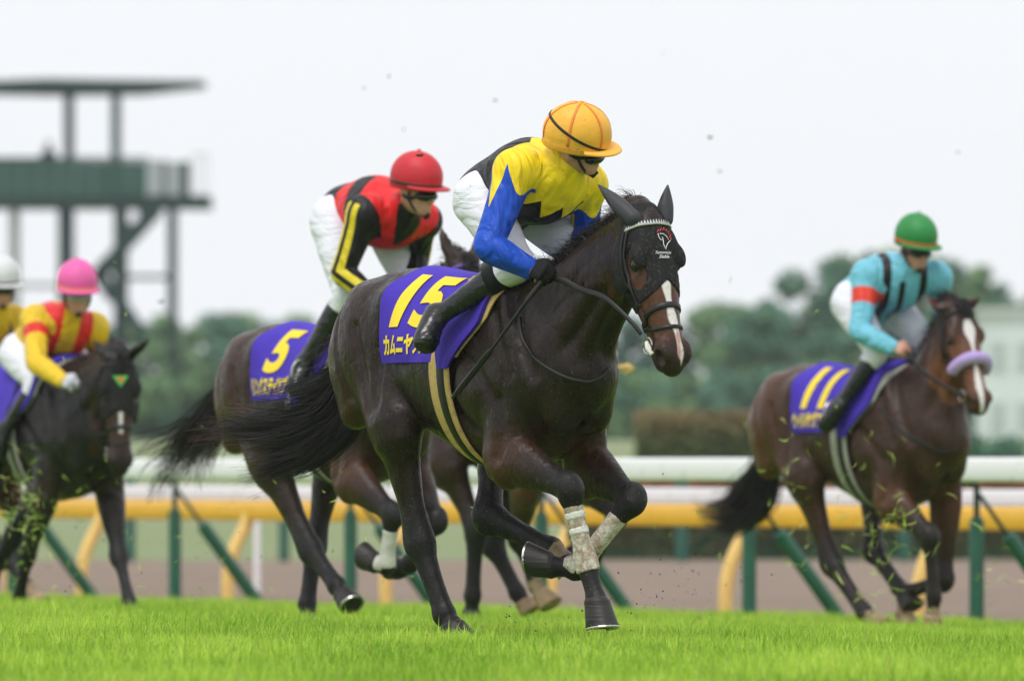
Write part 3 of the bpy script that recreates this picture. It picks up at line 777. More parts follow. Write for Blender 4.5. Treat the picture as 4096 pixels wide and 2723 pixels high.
def build_horse(fr, P):
    """one racehorse: an Empty on the turf, a continuous body and its coat, hooves, hair and tack as parts"""
    h = P['h']
    rt = empty('racehorse', fr.o, -fr.th)
    tag(rt, P['label'], 'horse', 'racehorses galloping along the turf')
    pr = []
    dz = P.get('dz', 0.0)
    tw = P.get('twist', 0.0)
    T = [((x, 0, (t + b) / 2 + dz), w, (t - b) / 2) for x, t, b, w in TRUNK]
    trunk = Chain(T, (0, 1, 0), .05, 3, name='trunk'); pr.append(trunk)
    px, pz = P['poll'][0], P['poll'][-1]
    py = P['poll'][1] if len(P['poll']) == 3 else 0.0
    e = np.array([px - .03, py, pz - .075]); b1 = np.array([.68, 0, 1.31 + dz])
    nk = [((.44, 0, 1.27 + dz), .15, .26), (b1, .14, .255)]
    for f, w, hh in ((.33, .108, .195), (.62, .084, .158), (.86, .072, .128), (1, .066, .10)):
        q = b1 + (e - b1) * f; q[2] += .03 * math.sin(math.pi * f); nk.append((q, w, hh))
    neck = Chain(nk, (0, 1, 0), .06, 3, name='neck'); pr.append(neck)
    for s in (-1, 1):
        y = s
        sl = nrm([.23, 0, -.45]); R = np.array([sl, nrm([.45, 0, .23]), [0, 1, 0]])
        pr.append(Ell((.54, .165 * y, 1.30 + dz), (.27, .12, .075), R, .05))
        pr.append(Ell((.43, .20 * y, 1.06 + dz), (.17, .13, .075), None, .045))
        pr[-1].r = np.array([.17, .072, .125])
        pr.append(Ell((.72, .145 * y, 1.10 + dz), (.10, .075, .12), None, .04))
        pr.append(Ell((.81, .085 * y, 1.00 + dz), (.085, .076, .125), None, .032))
        pr.append(Ell((-.33, .19 * y, 1.44 + dz), (.08, .05, .055), None, .08))
        pr.append(Ell((-.56, .15 * y, 1.24 + dz), (.215, .13, .28), None, .05))
        pr.append(Chain([((-.64, .10 * y, 1.44 + dz), .09, .09), ((-.76, .125 * y, 1.22 + dz), .085, .095), ((-.66, .15 * y, .98 + dz), .075, .10)], (0, 1, 0), .05, 3))
        pr.append(Ell((-.20, .31 * y, 1.27 + dz), (.12, .05, .11), None, .08, 'sub'))
        # neck muscles with the groove between them, and the line behind the shoulder
        nd = nrm(e - b1); dn = np.array([nd[2], 0, -nd[0]])
        pr.append(Chain([((.84, .06 * y, 1.12 + dz), .05, .06), (b1 + (e - b1) * .4 + dn * .155 + np.array([0, .045 * y, 0]), .036, .04), (b1 + (e - b1) * .85 + dn * .09 + np.array([0, .04 * y, 0]), .03, .035)], (0, 1, 0), .035, 3))
        pr.append(Chain([((.71, .165 * y, 1.14 + dz), .05, .08), (b1 + (e - b1) * .35 + dn * .06 + np.array([0, .10 * y, 0]), .032, .065), (b1 + (e - b1) * .85 + dn * .02 + np.array([0, .062 * y, 0]), .018, .05)], (0, 1, 0), .032, 3))
        pr.append(Chain([((.30, .30 * y, 1.30 + dz), .012, .012), ((.24, .292 * y, 1.02 + dz), .012, .012), ((.34, .25 * y, .9 + dz), .01, .01)], (0, 1, 0), .05, 3, 'sub'))
    pr.append(Chain([((.90, 0, 1.16 + dz), .010, .014), ((.87, 0, .98 + dz), .014, .016), ((.74, 0, .84 + dz), .012, .012)], (0, 1, 0), .03, 3, 'sub'))
    legs = {}
    for key, J in P['legs'].items():
        kind = 'fore' if key[0] == 'f' else 'hind'
        y = -1 if key[1] == 'r' else 1
        J = [np.asarray(j, float) for j in J]
        root = ((.60, .15 * y, 1.16 + dz), .09, .15) if kind == 'fore' else ((-.50, .13 * y, 1.24 + dz), .12, .21)
        L = leg_chain(kind, J, root, key); legs[key] = (L, J, kind); pr.append(L)
        out = nrm(nrm(J[1] - J[0]) + nrm(J[1] - J[2]) + np.array([-.25 if kind == 'hind' else .1, 0, 0]))
        if kind == 'hind':
            up = nrm(J[0] - J[1]); hp = J[1] + out * .052 + up * .035
            pr.append(Chain([(J[1] - up * .03 + out * .02, .024, .026), (hp, .021, .024), (hp + up * .10 - out * .012, .013, .017), (J[0] + (J[1] - J[0]) * .45 + out * .05, .022, .028)], (0, 1, 0), .02, 2))
            pr.append(Ell(J[0] + (J[1] - J[0]) * .05 - out * .03, (.10, .085, .12), None, .05))
        else:
            pr.append(Ell(J[1] + out * .012, (.044, .048, .070), nrows(J[0] - J[2]), .03))
            back = -out
            pr.append(Chain([(J[1] + back * .045 + nrm(J[0] - J[1]) * .01, .016, .018), (J[1] + (J[2] - J[1]) * .2 + back * .028, .013, .015)], (0, 1, 0), .02, 1))
            pr.append(Chain([(J[0] + np.array([0, 0, .02]) + out * .03, .05, .06), (J[0] + (J[1] - J[0]) * .3 + out * .055, .035, .03), (J[0] + (J[1] - J[0]) * .7 + out * .02, .02, .02)], (0, 1, 0), .025, 2))
        cb = nrm(np.cross(nrm(J[2] - J[1]), [0, 1, 0])); cb = cb if cb[0] < 0 else -cb
        # flexor tendons behind the cannon and the ergot
        pr.append(Chain([(J[1] + (J[2] - J[1]) * .2 + cb * .024, .015, .015), (J[1] + (J[2] - J[1]) * .8 + cb * .022, .016, .016), (J[2] + cb * .024, .024, .024)], (0, 1, 0), .012, 2))
    Hd = Head((px, py, pz), P['pitch'], P['yaw'], P.get('roll', 0), P.get('headsize', 1.0))
    hprims = Hd.prims()
    pr += hprims
    for s in (-1, 1):
        E = P['ears'][0 if s < 0 else 1]
        a, b = Hd.p(.0, -.045, P.get('earc', .066) * s), np.asarray(E)
        d = b - a
        ear = [(a - d * .15, .03, .03), (a + d * .12, .028, .029), (a + d * .40, .034, .025), (a + d * .75, .021, .015), (b, .005, .005)]
        pr.append(Chain(ear, nrm(np.cross(d, Hd.B + .4 * Hd.C * s)), .02, 3, name='ear'))
        pr.append(Chain([(a + d * .3 + Hd.B * .022, .014, .010), (a + d * .8 + Hd.B * .012, .007, .005)], nrm(np.cross(d, Hd.B)), .008, 1, 'sub'))
    cb_ = bvh_of(*fmesh(pr, .022))
    for y in (-1, 1):                              # the valleys between the big muscles
        for path, r in (([(-.70, 1.42), (-.66, 1.24), (-.59, 1.04), (-.50, .92)], .012), ([(-.28, 1.38), (-.33, 1.18), (-.31, 1.0)], .012), ([(.37, 1.44), (.29, 1.22), (.26, 1.03), (.36, .90)], .011),
                        ([(.50, 1.47), (.58, 1.29), (.66, 1.13)], .007), ([(.34, 1.22), (.47, 1.13), (.57, 1.02)], .009), ([(.60, 1.45), (.71, 1.27), (.79, 1.12)], .011), ([(-.50, 1.34), (-.42, 1.12), (-.36, .98)], .008), ([(.60, 1.02), (.62, .88), (.60, .78)], .009)):
            pts = []
            for x, z in path:
                loc, nn, _, _ = cb_.ray_cast(Vector((x, y * 1.0, z + dz)), Vector((0, -y, 0)))
                if loc is not None: pts.append((np.array(loc) + np.array([0, y * .002, 0]), r, r * 1.3))
            if len(pts) > 1: pr.append(Chain(pts, (0, 1, 0), .045, 4, 'sub'))
    lo, hi = np.min([p.bounds(.03)[0] for p in pr if p.op == 'add'], 0), np.max([p.bounds(.03)[1] for p in pr if p.op == 'add'], 0)
    V, Q = fmesh(pr, h, 0.0, lo, hi)
    body = mesh_obj('body', V, Q, P['coat'], rt)
    # coat colours: points of the legs, socks, blaze, tan patches
    dark = np.zeros(len(V)); sock = np.zeros(len(V)); best = np.full(len(V), .2)
    for key, (L, J, kind) in legs.items():
        idx = np.where(V[:, 2] < 1.0 + dz)[0]
        dd, sp, _, _ = L.eval(V[idx]); m = dd < best[idx]; ii = idx[m]; best[ii] = dd[m]
        a, b = (.18, .60) if kind == 'fore' else (.35, .66)
        k = L.knee
        dark[ii] = sstep(sp[m], k * a * 1.15, k * (b + .3)) * P.get('points', 1.0)
        if key in P.get('socks', {}): sock[ii] = sstep(sp[m] + .012 * np.sin(40 * V[ii, 0] + 30 * V[ii, 1]), P['socks'][key] - .015, P['socks'][key] + .015)
    a, b, c = Hd.abc(V[:, 0], V[:, 1], V[:, 2])
    inhead = (a > -.06) & (a < .7) & (np.abs(c) < .14) & (b > -.3) & (b < .1)
    dark = np.maximum(dark, np.where(inhead, sstep(a, .47, .56) * P.get('muzzle', .75), 0))
    blaze = np.where(inhead & (b > -.085), P.get('blaze', lambda a, c: np.full(len(a), -.1))(a, c), -.1)
    pink = np.where(inhead & (b > -.085), P.get('pinkf', lambda a, c: np.full(len(a), -.1))(a, c), -.1)
    warm = sstep(-V[:, 0], .70, .82) * sstep(V[:, 2], .8, 1.0) * .8
    warm = np.maximum(warm, np.where(inhead, P.get('facewarm', .8) * sstep(a, .12, .30), 0))
    warm = np.maximum(warm, sstep(-V[:, 0], .25, .5) * sstep(-V[:, 2], -1.15, -.85) * .35 * (1 - dark))
    warm = np.maximum(warm, sstep(V[:, 0], .25, .5) * sstep(-V[:, 2], -.95, -.8) * .45 * (1 - dark))
    rump = P.get('rump', .2) * sstep(-V[:, 0], .25, .7) * (1 - dark)
    for n_, v_ in (('rump', rump), ('dark', dark), ('sock', sock), ('blaze', blaze), ('pink', pink), ('warm', warm)): attr(body, n_, v_)
    bv = bvh_of(V, Q)
    tb = bvh_of(*fmesh([q for q in pr if q.op == 'add' and not (isinstance(q, Chain) and q.name in ('fr', 'fl', 'hr', 'hl', 'ear', 'neck')) and q.bounds(0)[1][2] > 1.15 + dz][:26], .02))
    # eyes
    for s in (-1, 1):
        bm = bmesh.new(); bmesh.ops.create_uvsphere(bm, u_segments=16, v_segments=10, radius=.0255 * Hd.k)
        me = bpy.data.meshes.new('eye'); bm.to_mesh(me); bm.free(); me.materials.append(M['eye'])
        me.polygons.foreach_set('use_smooth', np.ones(len(me.polygons), bool))
        o = bpy.data.objects.new('eye', me); COL.objects.link(o); o.parent = rt; o.location = Hd.p(.203, -.060, .083 * s)
    # hooves
    for key, (L, J, kind) in legs.items():
        c, t = J[3], J[4]; ax = nrm(t - c); H = np.linalg.norm(t - c)
        f = np.cross([0, 1, 0], ax); f = nrm(f) * (1 if np.dot(f, nrm(J[3] - J[2]) + np.array([.6, 0, 0])) > 0 else -1); l = np.cross(ax, f)
        v = []; N = 18
        for z, r, fs in ((-.15, .044, -.004), (0, .054, 0), (.07, .0565, .002), (.10, .0555, .003), (.35, .060, .010), (.7, .066, .018), (.97, .071, .026), (1, .068, .026)):
            for k in range(N):
                an = 2 * math.pi * k / N
                ff = math.cos(an); ff = ff * (1.12 if ff > 0 else .95)
                v.append(c + ax * H * z + f * (ff * r + fs) + l * math.sin(an) * r * .96)
        R7 = 8
        fc = [(i * N + k, i * N + (k + 1) % N, (i + 1) * N + (k + 1) % N, (i + 1) * N + k) for i in range(R7 - 1) for k in range(N)]
        fc.append(tuple((R7 - 1) * N + k for k in range(N)))
        ho = mesh_obj('hoof', v, fc, M['palehoof'] if key in P.get('palehooves', ()) else M['hoof'], rt)
        ho.data.set_sharp_from_angle(angle=rad(50))
        if h < .01 or key in P.get('shoes', ()):
            mb = MB(); rng_ = [c + ax * (H + .003) + f * (math.cos(an) * .064 * (1.12 if math.cos(an) > 0 else .95) + .026) + l * math.sin(an) * .062 for an in np.linspace(-2.3, 2.3, 20)]
            mb.tube(rng_, .0075, 6); mb.build('horseshoe', M['steel'], ho)
    H_ = dict(rt=rt, body=body, bv=bv, tb=tb, head=Hd, hprims=hprims, legs=legs, prims=pr, fr=fr, P=P, V=V, Q=Q)
    # hair
    rng = np.random.default_rng(P.get('seed', 1))
    tail(H_, rng); mane(H_, rng)
    return H_

def tail(H, rng):
    P = H['P']; G = [catmull(np.array(g), 5) for g in P['tail']]
    nst = P.get('tailn', 900); m = 14; paths = []; tips = []
    S = [np.stack([np.interp(np.linspace(0, 1, m), np.linspace(0, 1, len(g)), g[:, i]) for i in range(3)], 1) for g in G]
    wts = P.get('tailw', [1] * len(S)); cw = np.cumsum(wts) / np.sum(wts); t = np.linspace(0, 1, m)[:, None]
    nc = max(nst // 16, 12); per = nst // nc; sp = P.get('tailspread', 1.0)
    for _ in range(nc):
        i = min(int(np.searchsorted(cw, rng.random())), len(S) - 1); j = min(max(i + rng.choice([-1, 1]), 0), len(S) - 1); f = rng.random() * .5
        base = S[i] * (1 - f) + S[j] * f
        base = base + rng.normal(size=3) * np.array([.018, .045, .022]) * (.3 + t) * sp
        base = base + np.sin(t * rng.uniform(4, 9, 3) + rng.random(3) * 6.28) * .016 * t + np.sin(t * rng.uniform(12, 20, 3) + rng.random(3) * 6.28) * .005 * t
        ce = rng.uniform(.62, 1.0); red = rng.random() < P.get('tiprate', .5); wid = rng.uniform(.008, .022)
        for _ in range(per):
            off = rng.normal(size=3) * wid; shape = np.sin(np.pi * np.clip(t * .85 + .12, 0, 1)) + .25
            p = base + off * shape + np.cumsum(rng.normal(size=(m, 3)), 0) * .0028 * t
            fly = rng.random() < .08
            if fly: p = p + rng.normal(size=3) * .06 * t ** 2
            end = ce * rng.uniform(.75, 1.0)
            q = np.stack([np.interp(np.linspace(0, end, m), t[:, 0], p[:, k]) for k in range(3)], 1)
            paths.append(q); tips.append(np.repeat(np.clip((np.linspace(0, end, m) - .70) / .22, 0, 1) * red * rng.uniform(.4, 1), 2))
    v, f = hair(paths, P.get('hairw', .0028), rng)
    o = mesh_obj('tail', v, f, P['hair'], H['rt']); attr(o, 'tip', np.concatenate(tips))

def mane(H, rng):
    P = H['P']; Hd = H['head']; bv = H['bv']; paths = []; m = 8
    p1 = np.array([.50, 0, 1.60 + P.get('dz', 0)]); p2 = Hd.o + np.array([-.02, 0, .0])
    n = P.get('manen', 500); lean = P.get('manelean', 1.0)
    for _ in range(n):
        f = rng.random() ** .9 * P.get('manemax', 1.0)
        q = p1 + (p2 - p1) * f + np.array([0, 0, .25])
        loc, nn, _, _ = bv.ray_cast(Vector(q + np.array([rng.normal() * .01, rng.normal() * .016, 0])), Vector((0, 0, -1)))
        if loc is None: continue
        q = np.array(loc); L = rng.uniform(.05, .16) * P.get('manelen', 1.0)
        d = nrm(np.array([-.65 + rng.normal() * .22, lean * rng.uniform(-.4, .7), .75 + rng.normal() * .2]))
        path = [q - d * .01]
        for k in range(m - 1):
            d = nrm(d + np.array([-.10, .05 * lean, -.20]) + rng.normal(size=3) * .05)
            path.append(path[-1] + d * L / (m - 1))
        paths.append(np.array(path))
    if P.get('forelock', True):
        for _ in range(n // 5):
            q = Hd.p(rng.uniform(-.03, .03), .0, rng.normal() * .018); d = nrm(Hd.B * .8 + Hd.A * .3 + Hd.C * rng.normal() * .4)
            path = [q]
            for k in range(m - 1):
                d = nrm(d + Hd.A * .3 - Hd.B * .12 + rng.normal(size=3) * .08); path.append(path[-1] + d * .014)
            paths.append(np.array(path))
    v, f = hair(paths, P.get('manew', P.get('hairw', .0028)), rng)
    o = mesh_obj('mane', v, f, P['hair'], H['rt']); attr(o, 'tip', np.zeros(len(v)))

# ------------------------------------------------------------------ tack
def grid_cloth(H, edges, off, nu=26, nv=64, half=False, wob=.006, phim=88, sides=2):
    """a cloth laid over the back; edges(v) gives its rear and front x at v (0 spine .. 1 hem)"""
    bv = H['tb']
    out = []
    vs = np.linspace(-1, 1, nv) if sides == 2 else np.linspace(0, 1, nv)
    for v in vs:
        row = []; xa, xb = edges(abs(v)); ph = rad(phim) * v        # v > 0 is the right-hand (near) side
        for u in np.linspace(0, 1, nu):
            x = xa + (xb - xa) * u
            c = Vector((x, 0, 1.17)); d = Vector((0, -math.sin(ph), math.cos(ph)))
            loc, nn, _, _ = bv.ray_cast(c + d * .8, -d)
            r = (loc - c).length if loc is not None else .3
            row.append((x, ph, r))
        out.append(row)
    A = np.array(out); r = A[:, :, 2]
    for _ in range(5):
        r2 = r.copy(); r2[1:-1] = (r[:-2] + 2 * r[1:-1] + r[2:]) / 4; r2[:, 1:-1] = (r2[:, :-2] + 2 * r2[:, 1:-1] + r2[:, 2:]) / 4; r = r2
    av = np.abs(vs)[:, None]; uu = np.linspace(0, 1, nu)[None, :]
    r = r + off + wob * av ** 2 * np.sin(uu * 13 + av * 4) + wob * .6 * np.sin(uu * 7 - av * 9)
    X = A[:, :, 0]; ph = A[:, :, 1]
    return np.stack([X, -np.sin(ph) * r, 1.17 + np.cos(ph) * r], 2)

def grid_obj(name, G, th, mat, parent):
    n, m, _ = G.shape
    Nn = np.cross(np.gradient(G, axis=1), np.gradient(G, axis=0)); Nn /= np.linalg.norm(Nn, axis=2)[:, :, None] + 1e-9
    if np.mean(Nn[:, :, 2]) < 0: Nn = -Nn
    Gi = G - Nn * th
    v = np.concatenate([G.reshape(-1, 3), Gi.reshape(-1, 3)]); k = n * m; f = []
    for i in range(n - 1):
        for j in range(m - 1):
            a, b, c, d = i * m + j, i * m + j + 1, (i + 1) * m + j + 1, (i + 1) * m + j
            f += [(a, b, c, d), (k + d, k + c, k + b, k + a)]
    for i in range(n - 1):
        for j in (0, m - 1):
            a, d = i * m + j, (i + 1) * m + j; f.append((a, d, k + d, k + a))
    for j in range(m - 1):
        for i in (0, n - 1):
            a, b = i * m + j, i * m + j + 1; f.append((a, b, k + b, k + a))
    o = mesh_obj(name, v, f, mat, parent)
    bm = bmesh.new(); bm.from_mesh(o.data); bmesh.ops.recalc_face_normals(bm, faces=bm.faces); bm.to_mesh(o.data); bm.free()
    o.data.set_sharp_from_angle(angle=rad(60))
    return o, Nn

def text_mesh(txt, bold=.02, shear=0.0, size=1.0, maxedge=.08, spacing=1.0):
    cu = bpy.data.curves.new('lettering', 'FONT'); cu.body = txt; cu.offset = bold; cu.shear = shear; cu.size = size
    cu.space_character = spacing; cu.resolution_u = 4
    o = bpy.data.objects.new('lettering', cu); COL.objects.link(o)
    dg = bpy.context.evaluated_depsgraph_get(); dg.update()
    me = bpy.data.meshes.new_from_object(o.evaluated_get(dg))
    bpy.data.objects.remove(o); bpy.data.curves.remove(cu)
    bm = bmesh.new(); bm.from_mesh(me); bpy.data.meshes.remove(me)
    bmesh.ops.remove_doubles(bm, verts=bm.verts, dist=1e-4)
    bmesh.ops.triangulate(bm, faces=bm.faces)
    for _ in range(5):
        es = [e for e in bm.edges if e.calc_length() > maxedge * size]
        if not es: break
        bmesh.ops.subdivide_edges(bm, edges=es, cuts=1); bmesh.ops.triangulate(bm, faces=bm.faces)
    bm.verts.ensure_lookup_table()
    v = np.array([p.co[:2] for p in bm.verts]); f = [tuple(q.index for q in p.verts) for p in bm.faces]
    bm.free(); return v, f

def print_on(name, tv, tf, box, G, Nn, v0row, mat, parent, off=.005):
    """lays flat lettering on the cloth grid; box = (u0,u1,v0,v1), v measured from the spine row v0row to the hem"""
    lo, hi = tv.min(0), tv.max(0)
    q = (tv - lo) / (hi - lo)
    n, m, _ = G.shape
    u = (box[0] + (box[1] - box[0]) * q[:, 0]) * (m - 1)
    v = v0row + (box[3] - (box[3] - box[2]) * q[:, 1]) * (n - 1 - v0row)
    i = np.clip(np.floor(v).astype(int), 0, n - 2); j = np.clip(np.floor(u).astype(int), 0, m - 2); fv = (v - i)[:, None]; fu = (u - j)[:, None]
    def bil(A): return (A[i, j] * (1 - fu) + A[i, j + 1] * fu) * (1 - fv) + (A[i + 1, j] * (1 - fu) + A[i + 1, j + 1] * fu) * fv
    p = bil(G) + bil(Nn) * off
    return mesh_obj(name, p, tf, mat, parent, False)

def girth(H, x, pad, w=.155, top=1.2):
    bv = H['tb']; rt = H['rt']; c = np.array([x, 0, 1.15])
    def loop(dx):
        P, Cc = [], []
        for an in np.linspace(rad(-80), rad(260), 60):
            P.append(c + np.array([dx + .02 * math.sin(an), math.cos(an) * .8, -math.sin(an) * .8])); Cc.append(c + np.array([dx, 0, 0]))
        return P, Cc
    P, Cc = loop(0)
    v, f = ribbon(P, w, .004, .010, bv, True, Cc); g = mesh_obj('girth', v, f, pad, rt)
    v, f = ribbon(*loop(.022)[:1], w * .33, .0155, .004, bv, True, loop(.022)[1]); mesh_obj('girth_strap', v, f, M['strap'], g)
    return g

def bridle(H, noseband=True, mat=None, strap=.016, brow=None, sheep=None):
    Hd = H['head']; bv = H['bv']; rt = H['rt']; mat = mat or M['strap']
    hb = H.get('hoodbv', bv)
    b = empty('bridle'); b.parent = rt
    def ring(a, b0, name, w, m, a1=None, n=30, off=.003, th=.004, bvv=None):
        P, Cc = [], []
        for an in np.linspace(0, 2 * math.pi, n, endpoint=False):
            P.append(Hd.p(a + (a1 or 0) * math.cos(an), b0 + .25 * math.cos(an), .25 * math.sin(an))); Cc.append(Hd.p(a + (a1 or 0) * math.cos(an), b0, 0))
        v, f = ribbon(P, w, off, th, bvv or bv, True, Cc); return mesh_obj(name, v, f, m, b)
    if noseband: ring(.395, -.11, 'noseband', .026, mat, -.012); ring(.445, -.11, 'flash_strap', .017, mat, .025)
    for s in (-1, 1):
        pts = [Hd.p(a, bb, c * s) for a, bb, c in catmull([(.03, -.06, .12), (.10, -.10, .14), (.22, -.14, .14), (.34, -.15, .12), (.46, -.13, .09), (.50, -.125, .075)], 5)]
        v, f = ribbon(pts, strap, .006, .004, hb); mesh_obj('cheek_strap', v, f, mat, b)
        mb = MB(); c0 = Hd.p(.505, -.125, .066 * s)
        mb.tube([c0 + Hd.A * math.cos(t) * .034 + Hd.B * math.sin(t) * .034 for t in np.linspace(0, 2 * math.pi, 20)], .0042, 6, False)
        mb.build('bit_ring', M['steel'], b)
    P, Cc = [], []
    for an in np.linspace(-1.45, 1.45, 26):
        P.append(Hd.p(.055, -.08 + .3 * math.cos(an), .3 * math.sin(an))); Cc.append(Hd.p(.055, -.08, 0))
    for s in (-1, 1):
        pts = [Hd.p(a, bb, c * s) for a, bb, c in catmull([(.06, -.05, .13), (.16, -.09, .14), (.28, -.11, .12), (.385, -.11, .10)], 5)]
        vv, ff = ribbon(pts, .012, .006, .004, hb); mesh_obj('noseband_strap', vv, ff, mat, b)
    v, f = ribbon(P, .024, .005, .006, hb, False, Cc)
    bb = mesh_obj('browband', v, f, brow or mat, b)
    H['bridle'] = b; H['brow'] = (P, Cc, bb)
    if sheep is not None:
        mb = MB(); pts = []
        for an in np.linspace(-1.75, 1.75, 26):
            c0 = Hd.p(.36 - .015 * math.cos(an), -.085, 0); d = Hd.B * math.cos(an) + Hd.C * math.sin(an)
            loc, _, _, _ = bv.ray_cast(Vector(c0 + d * .3), Vector(-d)); pts.append((np.array(loc) if loc else c0 + d * .08) + d * .022)
        mb.tube(pts, .037, 12); mb.build('sheepskin_noseband', sheep, b)
    return b

def bandage(H, key, a, b, mat, name='bandage', off=.006, parent=None, h=.006, wob=.003):
    L, J, kind = H['legs'][key]
    v, q = J[2] - J[1], nrm(J[2] - J[1])
    p0, p1 = J[1] + v * a, J[1] + v * b
    rows = []
    for f in np.linspace(a, b, 6):
        s_ = np.interp(f, [0, .11, .24, .5, .8, 1.0, 1.15], [.046, .051, .039, .034, .037, .052, .044]); rows.append((J[1] + v * f if f <= 1 else J[2] + nrm(J[3] - J[2]) * (f - 1) * .3, s_ * .92 + off, s_ + off))
    def cut(x, y, z):
        t = (x - J[1][0]) * q[0] + (y - J[1][1]) * q[1] + (z - J[1][2]) * q[2]
        return np.maximum(t - np.linalg.norm(v) * b, np.linalg.norm(v) * a - t)
    V, Q = fmesh([Chain(rows, (0, 1, 0), .02, 2)], h, cut=cut)
    return mesh_obj(name, fold(V, wob, 40, 2), Q, mat, parent or H['rt'])

def strap_px(H, name, pts, w, mat, parent, off=.004, th=.003):
    """a strap lying on the coat, given by where the photograph shows it"""
    fr = H['fr']; bv = H['bv']; out = []
    for R in pts:
        o = fr.loc(CAM); r = ray(R); d = np.array([r @ fr.u, r @ fr.n, r[2]]); d = nrm(d)
        loc, nn, _, _ = bv.ray_cast(Vector(o), Vector(d))
        if loc is not None: out.append(loc)
    if len(out) < 2: return None
    q = catmull(np.array(out), 5)
    v, f = ribbon(q, w, off, th, bv); return mesh_obj(name, v, f, mat, parent)
# ------------------------------------------------------------------ jockeys
SKIN = Mat('skin', (.58, .32, .23), .5, .4); SKIN.mix(SKIN.noise(30), (.50, .24, .17)); SKIN.bump(SKIN.noise(120, 3), .15, .002); M['skin'] = SKIN.done()
M['white'] = Mat('white_breeches', (.80, .80, .88), .62, .3)
M['white'].bump(M['white'].noise(6, 3, .45, stretch=(1, 1, 3.0), dist=1.2), .34, .025)
M['white'].mix(M['white'].noise(70, 4, lo=.66, hi=.72), (.22, .15, .10), k=.7)
M['white'] = M['white'].done()
M['boot'] = plain('boot_leather', (.010, .010, .011), .24, .55, var=.3, scale=12)
b_ = Mat('boot_leather_gloss', (.010, .010, .011), .22, .55); b_.bump(b_.noise(9, 2, stretch=(1, 1, 2.5), dist=.6), .25, .012); b_.rough(b_.noise(30, 4), .16, .36); M['boot'] = b_.done()
M['glove'] = plain('black_glove', (.010, .010, .011), .75, .25, var=.4, scale=60)
M['whiteglove'] = plain('white_glove', (.6, .6, .66), .75, .25)
M['goggle'] = plain('dark_lens', (.012, .013, .012), .1, .6, var=0)
M['stock'] = plain('white_stock', (.7, .7, .7), .8, .2)

def helmet_cloth(name, col, dirt=.0):
    m = Mat(name, col, .5, .4); m.mix(m.noise(12, 3), tuple(x * .86 for x in col[:3]))
    if dirt: m.mix(m.noise(55, 4, lo=.68, hi=.72), (.10, .05, .02), k=dirt)
    m.bump(m.noise(18, 3, stretch=(1, 1, 3)), .15, .005); return m.done()

def silks(name, base, layers):
    """racing silks; layers = (attribute, colour) drawn in order where the attribute is positive"""
    m = Mat(name, base, .45, .28)
    for a, c in layers: m.mix(m.gt(m.attr(a), 0, .0012), c)
    m.bump(m.noise(4.5, 2, .35, stretch=(1, 2.4, 1), dist=2.2), .55, .03)
    m.bump(m.noise(11, 2, .3, stretch=(1, 3.2, .8), dist=1.2), .16, .01)
    m.mix(m.noise(90, 3, lo=.70, hi=.74), (.12, .08, .04), k=.5)
    return m.done()

def hand_chains(wr, d, n, side, grow=0.0, curl=1.0, k=.006):
    """palm, four fingers and a thumb closing round something; d along the hand, n out of its back"""
    d, n = nrm(d), nrm(n); n = nrm(n - d * (n @ d)); a = np.cross(d, n) * side
    out = [Chain([(wr - d * .01, .026 + grow, .02 + grow), (wr + d * .035, .036 + grow, .017 + grow), (wr + d * .08, .041 + grow, .014 + grow)], a, .012, 2)]
    for i, (o, L) in enumerate(((.031, .92), (.0105, 1.0), (-.0105, .95), (-.031, .78))):
        p = wr + d * (.082 - .006 * abs(i - 1)) + a * o; an = .35; pts = [(p, .0098 + grow, .0098 + grow)]
        for j, l in enumerate((.042, .028, .022)):
            an += (.75, 1.0, .85)[j] * curl
            p = p + (d * math.cos(an) - n * math.sin(an)) * l * L; r = (.0095, .009, .008)[j] + grow
            pts.append((p, r, r))
        out.append(Chain(pts, a, k, 2))
    p = wr + d * .03 + a * .034; t = nrm(d * .75 + a * .55 - n * .35)
    out.append(Chain([(p, .013 + grow, .012 + grow), (p + t * .035, .0115 + grow, .011 + grow), (p + nrm(t - a * .9 - n * .3) * .055 + t * .02, .0095 + grow, .009 + grow)], a, k, 2))
    return out

